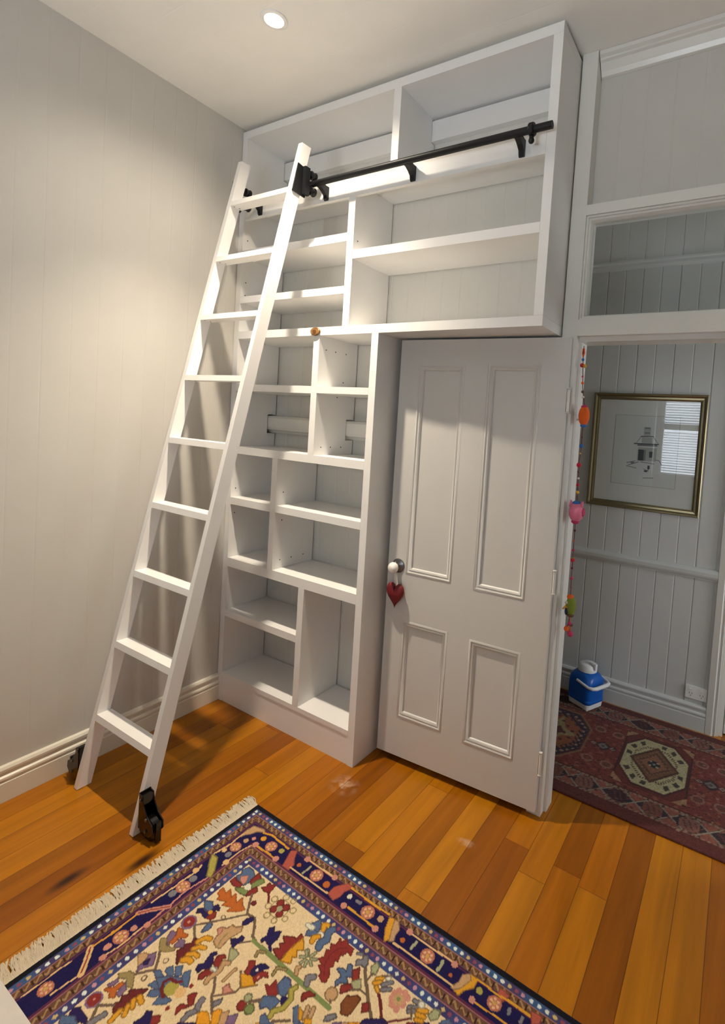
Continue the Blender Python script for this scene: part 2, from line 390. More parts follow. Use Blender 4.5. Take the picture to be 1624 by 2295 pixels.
# ------------------------------------------------------------------ bookcase
bc = tag(empty('bookcase', (0, 0, 0)), 'tall white built-in bookcase with empty compartments, wider at the top over the open door', 'bookcase')
CB = 0.0018; DP = 0.2925
def board(name, x0, x1, z0, z1, y0=0.0, y1=DP): return link(name, B(x0, x1, y0, y1, z0, z1), CASEW, bc, bevel=CB)
def upright(name, x0, x1, z0, z1):
    pts = [(0.0206, 2.704), (0, 2.7024), (0, z0)] if abs(z1 - 2.7744) < 0.001 else [(0, z0)]
    if len(pts) == 3: pts = [(0.0206, z1), (0.0206, 2.7024), (0, 2.7024), (0, z0)]
    back = [(DP, z0)]
    if z0 < 1.53 and z1 > 1.66: back += [(DP, 1.536), (0.232, 1.536), (0.232, 1.648), (DP, 1.648)]
    if z1 > 3.14 - 0.001: back += [(DP, 3.025), (0.262, 3.025), (0.262, 3.132), (DP, 3.132)]
    back.append((DP, z1))
    if len(pts) == 1: back.append((0, z1))
    return link(name, prism(bmesh.new(), pts + back, 'x', x0, x1), CASEW, bc, bevel=CB)
G = 0.0006
upright('side_panel', 0.003, 0.041, 0.0, 3.14)
upright('side_panel', 0.977, 1.016, 0.0, 2.055 - G)
upright('side_panel', 1.757, 1.795, 2.095 + G, 3.14)
board('top_board', 0.003, 1.795, 3.14 + G, 3.18)
board('shelf', 0.041 + G, 1.795, 2.055, 2.095)                         # long board above the door
board('base_board', 0.041 + G, 0.977 - G, 0.142, 0.166)
board('plinth', 0.041 + G, 0.977 - G, 0.0, 0.1415, 0.003, 0.022)
# lower unit
upright('divider', 0.613, 0.652, 1.460 + G, 2.055 - G)
upright('divider', 0.363, 0.402, 0.828 + G, 1.420 - G)
upright('divider', 0.601, 0.640, 0.166 + G, 0.779 - G)
board('shelf', 0.041 + G, 0.977 - G, 1.420, 1.460)
board('shelf', 0.041 + G, 0.977 - G, 0.779, 0.828)
board('shelf', 0.041 + G, 0.613 - G, 1.768, 1.805); board('shelf', 0.652 + G, 0.977 - G, 1.770, 1.803)
board('shelf', 0.041 + G, 0.363 - G, 1.133, 1.172); board('shelf', 0.402 + G, 0.977 - G, 1.137, 1.173)
board('shelf', 0.041 + G, 0.601 - G, 0.492, 0.529)
# upper unit
upright('divider', 0.793, 0.833, 2.095 + G, 2.775 - G)
upright('divider', 1.024, 1.063, 2.800 + G, 3.14)
board('shelf', 0.041 + G, 1.757 - G, 2.775, 2.800, 0.021)
board('ladder_rail_board', 0.041 + G, 1.757 - G, 2.703, 2.800, 0.0, 0.020)
board('shelf', 0.041 + G, 0.793 - G, 2.498, 2.537); board('shelf', 0.041 + G, 0.793 - G, 2.250, 2.286)
board('shelf', 0.833 + G, 1.757 - G, 2.410, 2.450)
# shelf-pin holes in the sides
for (x, y, z) in ((.653, .05, 1.99), (.653, .12, 1.99), (.653, .20, 1.99), (.653, .19, 1.84), (.653, .15, 1.76), (.653, .05, 1.50), (.653, .12, 1.50), (.653, .20, 1.50),
                  (.403, .05, .875), (.403, .13, .875), (.403, .22, .875), (.403, .05, 1.09), (.403, .05, 1.24), (.834, .03, 2.50), (.042, .03, 2.60), (.042, .03, 2.37), (.042, .03, 2.30), (.042, .03, 1.22), (.042, .03, 1.08)):
    h = link('shelf_pin_hole', lathe(bmesh.new(), [(0.0032, 0.0), (0.0032, 0.0009)], 10, (x - 0.0002, y, z), 'x'), DARK, bc)

# oval timber token on the shelf edge
k = NT('token_timber'); wv = k.n('ShaderNodeTexWave'); wv.wave_type = 'RINGS'; wv.inputs['Scale'].default_value = 22; wv.inputs['Distortion'].default_value = 5
tc = k.n('ShaderNodeTexCoord'); k.l(tc.outputs['Object'], wv.inputs['Vector']); k.l(k.mix(wv.outputs[0], lin('#96703f'), lin('#6e4a26')), k.b.inputs['Base Color']); k.b.inputs['Roughness'].default_value = 0.45
tk = tag(empty('timber_disc', (0.627, 0, 2.0735)), 'small oval brown timber disc fixed to the front edge of the white shelf', 'disc')
link('disc', lathe(bmesh.new(), [(0.0285, -0.0004), (0.031, -0.003), (0.031, -0.009), (0.028, -0.012)], 40, (0, 0, 0), 'y', 1.0, 0.66), k.m, tk, smooth=True)
link('raised_rim', lathe(bmesh.new(), [(0.0115, -0.0115), (0.0115, -0.0135), (0.009, -0.0135), (0.009, -0.0128), (0.001, -0.0132)], 32, (-0.002, 0, 0), 'y', 1.0, 0.75), plain('dark_timber', '#704a24', .5), tk)

# ------------------------------------------------------------------ ladder rail
lr = tag(empty('ladder_rail', (0, 0, 0)), 'long black metal rail along the bookcase front that the white ladder rolls on', 'rail')
YB_, ZB_ = -0.066, 2.766
link('bar', tube(bmesh.new(), [(0.06, YB_, ZB_), (1.802, YB_, ZB_)], 0.0142, 20), BLACK, lr, smooth=True)
for x in (0.178, 0.6505, 1.158, 1.664):
    bm = bmesh.new()
    prism(bm, [(-0.0005, 2.712), (-0.004, 2.706), (-0.009, 2.706), (-0.0135, 2.712), (-0.017, 2.728), (-0.034, 2.741), (-0.054, 2.7505), (-0.066, 2.751), (-0.066, 2.780), (-0.052, 2.778), (-0.020, 2.770), (-0.0005, 2.770)], 'x', x - 0.011, x + 0.011)
    link('bracket', bm, BLACK, lr, bevel=0.002)
for x in (1.724, 0.085):
    bm = lathe(bmesh.new(), [(0.0145, -0.010), (0.022, -0.010), (0.024, -0.006), (0.024, 0.006), (0.022, 0.010), (0.0145, 0.010)], 24, (x, YB_, ZB_), 'x')
    tube(bm, [(x, YB_, ZB_ - 0.022), (x, YB_, ZB_ - 0.036)], 0.009, 12); ball(bm, (x, YB_, ZB_ - 0.040), 0.0115, n=14)
    link('end_stop', bm, BLACK, lr)

# ------------------------------------------------------------------ ladder
ld = tag(empty('library_ladder', (0.379, -0.45, 0)), 'tall white rolling library ladder leaning against the bookcase', 'ladder')
ld_inv = Matrix.Translation((-0.379, 0.45, 0))
def lp(o):                                   # re-home a mesh built in room coordinates under the ladder
    o.data.transform(ld_inv); return o
LY0, LS, LD = -0.800, 0.2270, 0.056
LX = ((0.151, 0.177), (0.581, 0.606))
for x0, x1 in LX:
    bm = prism(bmesh.new(), [(LY0, 0.003), (LY0 + LD, 0.003), (LY0 + LD + LS * 2.93, 2.93), (LY0 + LS * 2.93, 2.93)], 'x', x0, x1)
    lp(link('stile', bm, WHITE, ld, bevel=0.0022))
for i in range(9):
    z = (0.302, 0.604, 0.907, 1.212, 1.512, 1.812, 2.111, 2.412, 2.710)[i]; y = LY0 + LS * z
    t_ = 0.026
    bm = prism(bmesh.new(), [(y + 0.0005, z), (y + LD + 0.004, z), (y + LD + 0.004, z - t_), (y + 0.0005 - LS * t_, z - t_)], 'x', 0.1774, 0.5806)
    rg = lp(link('rung', bm, WHITE, ld, bevel=0.0018))
    if i > 4:
        for xx in (0.186, 0.194):
            s_ = link('screw_hole', lathe(bmesh.new(), [(0.0035, z - t_ - 0.0006), (0.0035, z - t_ + 0.001)], 10, (xx, y + (0.012 if xx < .19 else .038), 0), 'z'), DARK, rg); lp(s_)
# roller carriages on the rail and casters on the floor, mirrored pair
def ladder_hardware(x, s):
    X = lambda d: x + s * d
    c = lp(link('roller_carriage', prism(bmesh.new(), [(-0.157, 2.827), (-0.186, 2.690), (-0.108, 2.684), (-0.093, 2.815)], 'x', X(0.0004), X(0.0060)), BLACK, ld, bevel=0.0015))
    bm = B(*sorted((X(0.0062), X(0.0235))), -0.128, -0.098, 2.694, 2.822); box(bm, *sorted((X(0.001), X(0.019))), -0.0975, -0.082, 2.720, 2.740); box(bm, *sorted((X(0.001), X(0.019))), -0.0975, -0.082, 2.792, 2.812)
    lp(link('carriage_arm', bm, BLACK, c, bevel=0.003))
    for zz, r in ((2.8022, 0.0212), (2.7298, 0.0212)):
        bm = lathe(bmesh.new(), [(r * .5, -0.081), (r * .92, -0.081), (r, -0.078), (r * .86, -0.070), (r * .86, -0.062), (r, -0.054), (r * .92, -0.051), (r * .5, -0.051)], 28, (X(0.007), 0, zz), 'y')
        lp(link('roller', bm, BLACK, c, smooth=True))
    f = lp(link('caster', B(*sorted((X(0.0004), X(0.005))), -0.782, -0.738, 0.030, 0.168), BLKG, ld, bevel=0.002))
    bm = bmesh.new()
    chk = [(0.0052, 0.166), (0.026, 0.162), (0.034, 0.130), (0.060, 0.098), (0.094, 0.078), (0.098, 0.050), (0.080, 0.030), (0.046, 0.018), (0.022, 0.022), (0.0052, 0.045)]
    for ya in (-0.7845, -0.7425): prism(bm, [(X(a), b) for a, b in chk], 'y', ya, ya + 0.004)
    box(bm, *sorted((X(0.0052), X(0.028))), -0.780, -0.7428, 0.128, 0.160)
    lp(link('caster_fork', bm, BLKG, f, bevel=0.001))
    bm = lathe(bmesh.new(), [(0.016, -0.7775), (0.038, -0.7775), (0.0425, -0.774), (0.0425, -0.749), (0.038, -0.7455), (0.016, -0.7455)], 36, (X(0.056), 0, 0.0432), 'y')
    lp(link('caster_wheel', bm, BLKG, f, smooth=True))
    for a, b in ((0.016, 0.146), (0.056, 0.043), (0.058, 0.088)):
        lp(link('bolt', lathe(bmesh.new(), [(0.0058, -0.7845), (0.0058, -0.789), (0.003, -0.7905)], 12, (X(a), 0, b), 'y'), STEEL, f))
    bm = B(*sorted((X(0.094), X(0.104))), -0.772, -0.752, 0.008, 0.085); lp(link('brake_lever', bm, BLKG, f, bevel=0.003))
ladder_hardware(0.606, 1); ladder_hardware(0.151, -1)

# ------------------------------------------------------------------ the open door (hinged on the frame, folded back against the wall)
DA = math.radians(180) + math.atan2(0.052, 0.815)
door = empty('door_1', (1.849, 0.1965, 0.0), DA); struct(door)
# local axes: x towards the free edge, +y into the room, face at y = 0
DW, DZ0, DZ1, DT = 0.803, 0.036, 2.045, 0.034
PAN = [(0.112, 0.350, 0.926, 1.936), (0.461, 0.702, 0.932, 1.932), (0.111, 0.351, 0.222, 0.700), (0.462, 0.701, 0.230, 0.705)]
bm = bmesh.new()
xs = [0, 0.112, 0.351, 0.461, 0.702, DW]
box(bm, 0, 0.112, -DT, 0, DZ0, DZ1); box(bm, 0.351, 0.461, -DT, 0, DZ0, DZ1); box(bm, 0.702, DW, -DT, 0, DZ0, DZ1)
for a, b, p in ((0.112, 0.351, (0.222, 0.700, 0.926, 1.936)), (0.461, 0.702, (0.230, 0.705, 0.932, 1.932))):
    box(bm, a, b, -DT, 0, DZ0, p[0]); box(bm, a, b, -DT, 0, p[1], p[2]); box(bm, a, b, -DT, 0, p[3], DZ1)
bmesh.ops.remove_doubles(bm, verts=bm.verts, dist=1e-5)
link('door_frame', bm, DOORW, door)
for x0, x1, z0, z1 in PAN:
    p = link('door_panel', B(x0 + .0005, x1 - .0005, -DT + 0.006, -0.011, z0 + .0005, z1 - .0005), DOORW, door)
    pr = [(0.0, -0.0105), (0.0, 0.0006), (0.004, 0.0028), (0.009, 0.0026), (0.012, -0.0006), (0.016, -0.002), (0.020, 0.0005), (0.025, -0.002), (0.029, -0.008), (0.031, -0.0105)]
    link('panel_moulding', sweep_frame(bmesh.new(), x0, x1, z0, z1, pr, lambda u, d, z: (u, d, z)), DOORW, p, smooth=True)
rose = link('knob_rose', lathe(bmesh.new(), [(0.034, 0.0003), (0.034, 0.003), (0.030, 0.006), (0.020, 0.008), (0.012, 0.012), (0.010, 0.028)], 36, (0.744, 0, 0.963), 'y'), PEWTER, door, smooth=True)
rose['label'] = 'grey metal rose behind the knob'
kb = link('door_knob', lathe(bmesh.new(), [(0.010, 0.026), (0.013, 0.030), (0.022, 0.036), (0.0262, 0.046), (0.0262, 0.054), (0.022, 0.064), (0.013, 0.071), (0.004, 0.073)], 36, (0.744, 0, 0.963), 'y'), CERAM, door, smooth=True)
kb['label'] = 'round white ceramic knob'
for z in (1.787, 1.030, 0.250):
    h = link('hinge', tube(bmesh.new(), [(-0.007, -0.004, z - .045), (-0.007, -0.004, z + .045)], 0.0062, 14), TRIM, door, smooth=True)
    bm = tube(bmesh.new(), [(-0.007, -0.004, z + .046), (-0.007, -0.004, z + .052)], 0.0075, 14); tube(bm, [(-0.007, -0.004, z - .046), (-0.007, -0.004, z - .052)], 0.0075, 14)
    link('hinge_pin', bm, TRIM, h)
lk = link('lock_faceplate', B(DW + 0.0003, DW + 0.0025, -DT + 0.008, -0.006, 0.80, 0.92), BRASS, door); lk['label'] = 'brass lock faceplate on the door edge'
# red heart hanging from the knob
ht = tag(empty('heart_ornament', (1.1155, 0.121, 0.822)), 'red padded heart ornament hanging on a string from the white door knob', 'ornament')
bm = bmesh.new(); N = 40; outl = []
for i in range(N):
    t = 2 * math.pi * i / N
    hx = 16 * math.sin(t) ** 3; hz = 13 * math.cos(t) - 5 * math.cos(2*t) - 2 * math.cos(3*t) - math.cos(4*t)
    outl.append((hx / 16 * 0.049, (hz + 3) / 14.5 * 0.062))
rings = []
for s_, d in ((1.0, 0.0), (0.93, 0.009), (0.75, 0.0145), (0.45, 0.0175), (0.12, 0.0185)):
    for sg in ((1, -1) if d else (1,)):
        rings.append((d * sg, [bm.verts.new((px * s_, d * sg * min(1.0, max(0.03, ((pz - 0.012) * s_ + 0.012 + 0.060) / 0.07)) ** 0.8, (pz - 0.012) * s_ + 0.012)) for px, pz in outl]))
rings.sort(key=lambda r: r[0])
for (d0, a), (d1, b) in zip(rings, rings[1:]):
    for i in range(N): bm.faces.new([a[i], a[(i+1) % N], b[(i+1) % N], b[i]])
bm.faces.new(rings[0][1]); bm.faces.new(rings[-1][1][::-1])
hm = link('heart', bm, RED, ht, smooth=True)
link('string', tube(bmesh.new(), [(0.002, 0, 0.046), (-0.002, 0.004, 0.09), (-0.006, 0.004, 0.128), (-0.006, -0.004, 0.166)], 0.0012, 6), plain('white_string', '#cfc9bd', .8), ht)

# ------------------------------------------------------------------ recessed downlight
dl = tag(empty('ceiling_downlight', (DL[0], DL[1], H)), 'round recessed ceiling downlight that is switched on, above the ladder', 'light')
link('trim_ring', lathe(bmesh.new(), [(0.034, 0.0), (0.034, -0.003), (0.038, -0.006), (0.050, -0.004), (0.052, -0.0005)], 40), WHITE, dl, smooth=True)
link('lens', lathe(bmesh.new(), [(0.033, -0.0005), (0.033, -0.0045)], 32), emit('lamp_glow', '#fff2da', 25.0), dl)

# ------------------------------------------------------------------ woven carpets: knots coloured one by one
class Loom:
    def __init__(s, U, V, step):
        s.step = step; s.nu = int(U / step) + 1; s.nv = int(V / step) + 1
        s.u, s.v = np.meshgrid(np.arange(s.nu) * step, np.arange(s.nv) * step)
        s.c = np.zeros((s.nv, s.nu, 3))
    def put(s, mask, col, sl=None):
        if sl is None: s.c[mask] = col
        else: s.c[sl][mask] = col
    def win(s, u0, u1, v0, v1):
        a = max(0, int(u0 / s.step) - 1); b = min(s.nu, int(u1 / s.step) + 3); c = max(0, int(v0 / s.step) - 1); d = min(s.nv, int(v1 / s.step) + 3)
        return (slice(c, d), slice(a, b))
    def poly(s, pts, col, grow=0.0):
        P = np.array(pts); sl = s.win(P[:,0].min() - grow, P[:,0].max() + grow, P[:,1].min() - grow, P[:,1].max() + grow)
        u, v = s.u[sl], s.v[sl]
        if u.size == 0: return
        ins = np.zeros(u.shape, bool)
        for (x0, y0), (x1, y1) in zip(P, np.roll(P, -1, 0)):
            if y0 == y1: continue
            ins ^= ((v >= y0) != (v >= y1)) & (u < (x1 - x0) * (v - y0) / (y1 - y0) + x0)
        if grow: ins |= s.dist(u, v, np.vstack([P, P[:1]])) < grow
        s.put(ins, col, sl)
    def dist(s, u, v, P):
        d = np.full(u.shape, 9.0)
        for (x0, y0), (x1, y1) in zip(P, P[1:]):
            L = (x1-x0)**2 + (y1-y0)**2 + 1e-12; t = np.clip(((u-x0)*(x1-x0) + (v-y0)*(y1-y0)) / L, 0, 1)
            d = np.minimum(d, np.hypot(u - x0 - t*(x1-x0), v - y0 - t*(y1-y0)))
        return d
    def line(s, pts, w, col):
        P = np.array(pts); sl = s.win(P[:,0].min() - w, P[:,0].max() + w, P[:,1].min() - w, P[:,1].max() + w)
        u, v = s.u[sl], s.v[sl]
        if u.size: s.put(s.dist(u, v, P) < w / 2, col, sl)
    def disc(s, x, y, r, col, r0=0.0):
        sl = s.win(x - r, x + r, y - r, y + r); u, v = s.u[sl], s.v[sl]
        if u.size:
            d = np.hypot(u - x, v - y); s.put((d < r) & (d >= r0), col, sl)
    def build(s, name, mat, place, thick, parent=None, gain=1.0, speck=0.07, grey=0.0):
        nu, nv = s.nu, s.nv; rng = np.random.default_rng(3)
        zz = np.full((nv, nu), thick) + np.clip(rng.normal(0, 0.0003, (nv, nu)), -0.0006, 0.0006)
        X, Y = place(s.u, s.v)
        co = np.stack([X, Y, zz], -1).reshape(-1, 3)
        idx = np.arange(nu * nv).reshape(nv, nu)
        q = np.stack([idx[:-1, :-1], idx[1:, :-1], idx[1:, 1:], idx[:-1, 1:]], -1).reshape(-1, 4)
        # skirt down to the floor all round
        ed = np.concatenate([idx[0, :], idx[1:, -1], idx[-1, -2::-1], idx[-2:0:-1, 0]])
        low = co[ed].copy(); low[:, 2] = 0.0005; n0 = len(co); co = np.vstack([co, low])
        m = len(ed); k2 = np.arange(m); k3 = (k2 + 1) % m
        sk = np.stack([ed[k2], ed[k3], n0 + k3, n0 + k2], -1)
        me = bpy.data.meshes.new(name)
        me.vertices.add(len(co)); me.vertices.foreach_set('co', co.ravel().astype(np.float32))
        F = np.vstack([q, sk]); me.loops.add(F.size); me.loops.foreach_set('vertex_index', F.ravel().astype(np.int32))
        me.polygons.add(len(F)); me.polygons.foreach_set('loop_start', (np.arange(len(F)) * 4).astype(np.int32))
        try: me.polygons.foreach_set('loop_total', np.full(len(F), 4, np.int32))
        except Exception: pass
        me.update(calc_edges=True); me.validate()
        at = me.color_attributes.new('knots', 'FLOAT_COLOR', 'POINT')
        cc = np.clip((s.c * (1 - grey) + L_('#6a5a50') * grey) * gain * (1 + rng.normal(0, speck, (nv, nu, 1))), 0, 1).reshape(-1, 3)
        cc = np.vstack([cc, cc[ed]]); cc = np.hstack([cc, np.ones((len(cc), 1))])
        at.data.foreach_set('color', cc.ravel().astype(np.float32))
        me.materials.append(mat); me.polygons.foreach_set('use_smooth', [True] * len(me.polygons))
        o = bpy.data.objects.new(name, me); COL.objects.link(o)
        if parent: o.parent = parent
        return o
def wool():
    k = NT('knotted_wool'); a = k.n('ShaderNodeVertexColor'); a.layer_name = 'knots'
    k.l(a.outputs[0], k.b.inputs['Base Color']); k.b.inputs['Roughness'].default_value = 0.95; k.b.inputs['Specular IOR Level'].default_value = 0.15
    k.b.inputs['Sheen Weight'].default_value = 0.08
    return k.m
WOOL = wool()
def L_(c): return np.array(lin(c))
RC = {'B': '#566a8c', 'P': '#c88a78', 'R': '#87322e', 'G': '#7c8a54', 'W': '#dcd9c4', 'N': '#6e5c4c', 'D': '#6a2a2c', 'T': '#98865a', 'S': '#a3a47e',
      'O': '#b8642c', 'K': '#2a2254', 'M': '#7c6484', 'Y': '#d69a2c', 'A': '#c09a70', 'V': '#a89e4c', 'C': '#dcb47c', 'H': '#7c7a80', 'U': '#7c4a2c', 'Z': '#e09a28', 'Q': '#b0584a'}
RC = {k_: L_(v_) for k_, v_ in RC.items()}
CREAM = L_('#e0c9a0'); OUT = L_('#3c2a20')
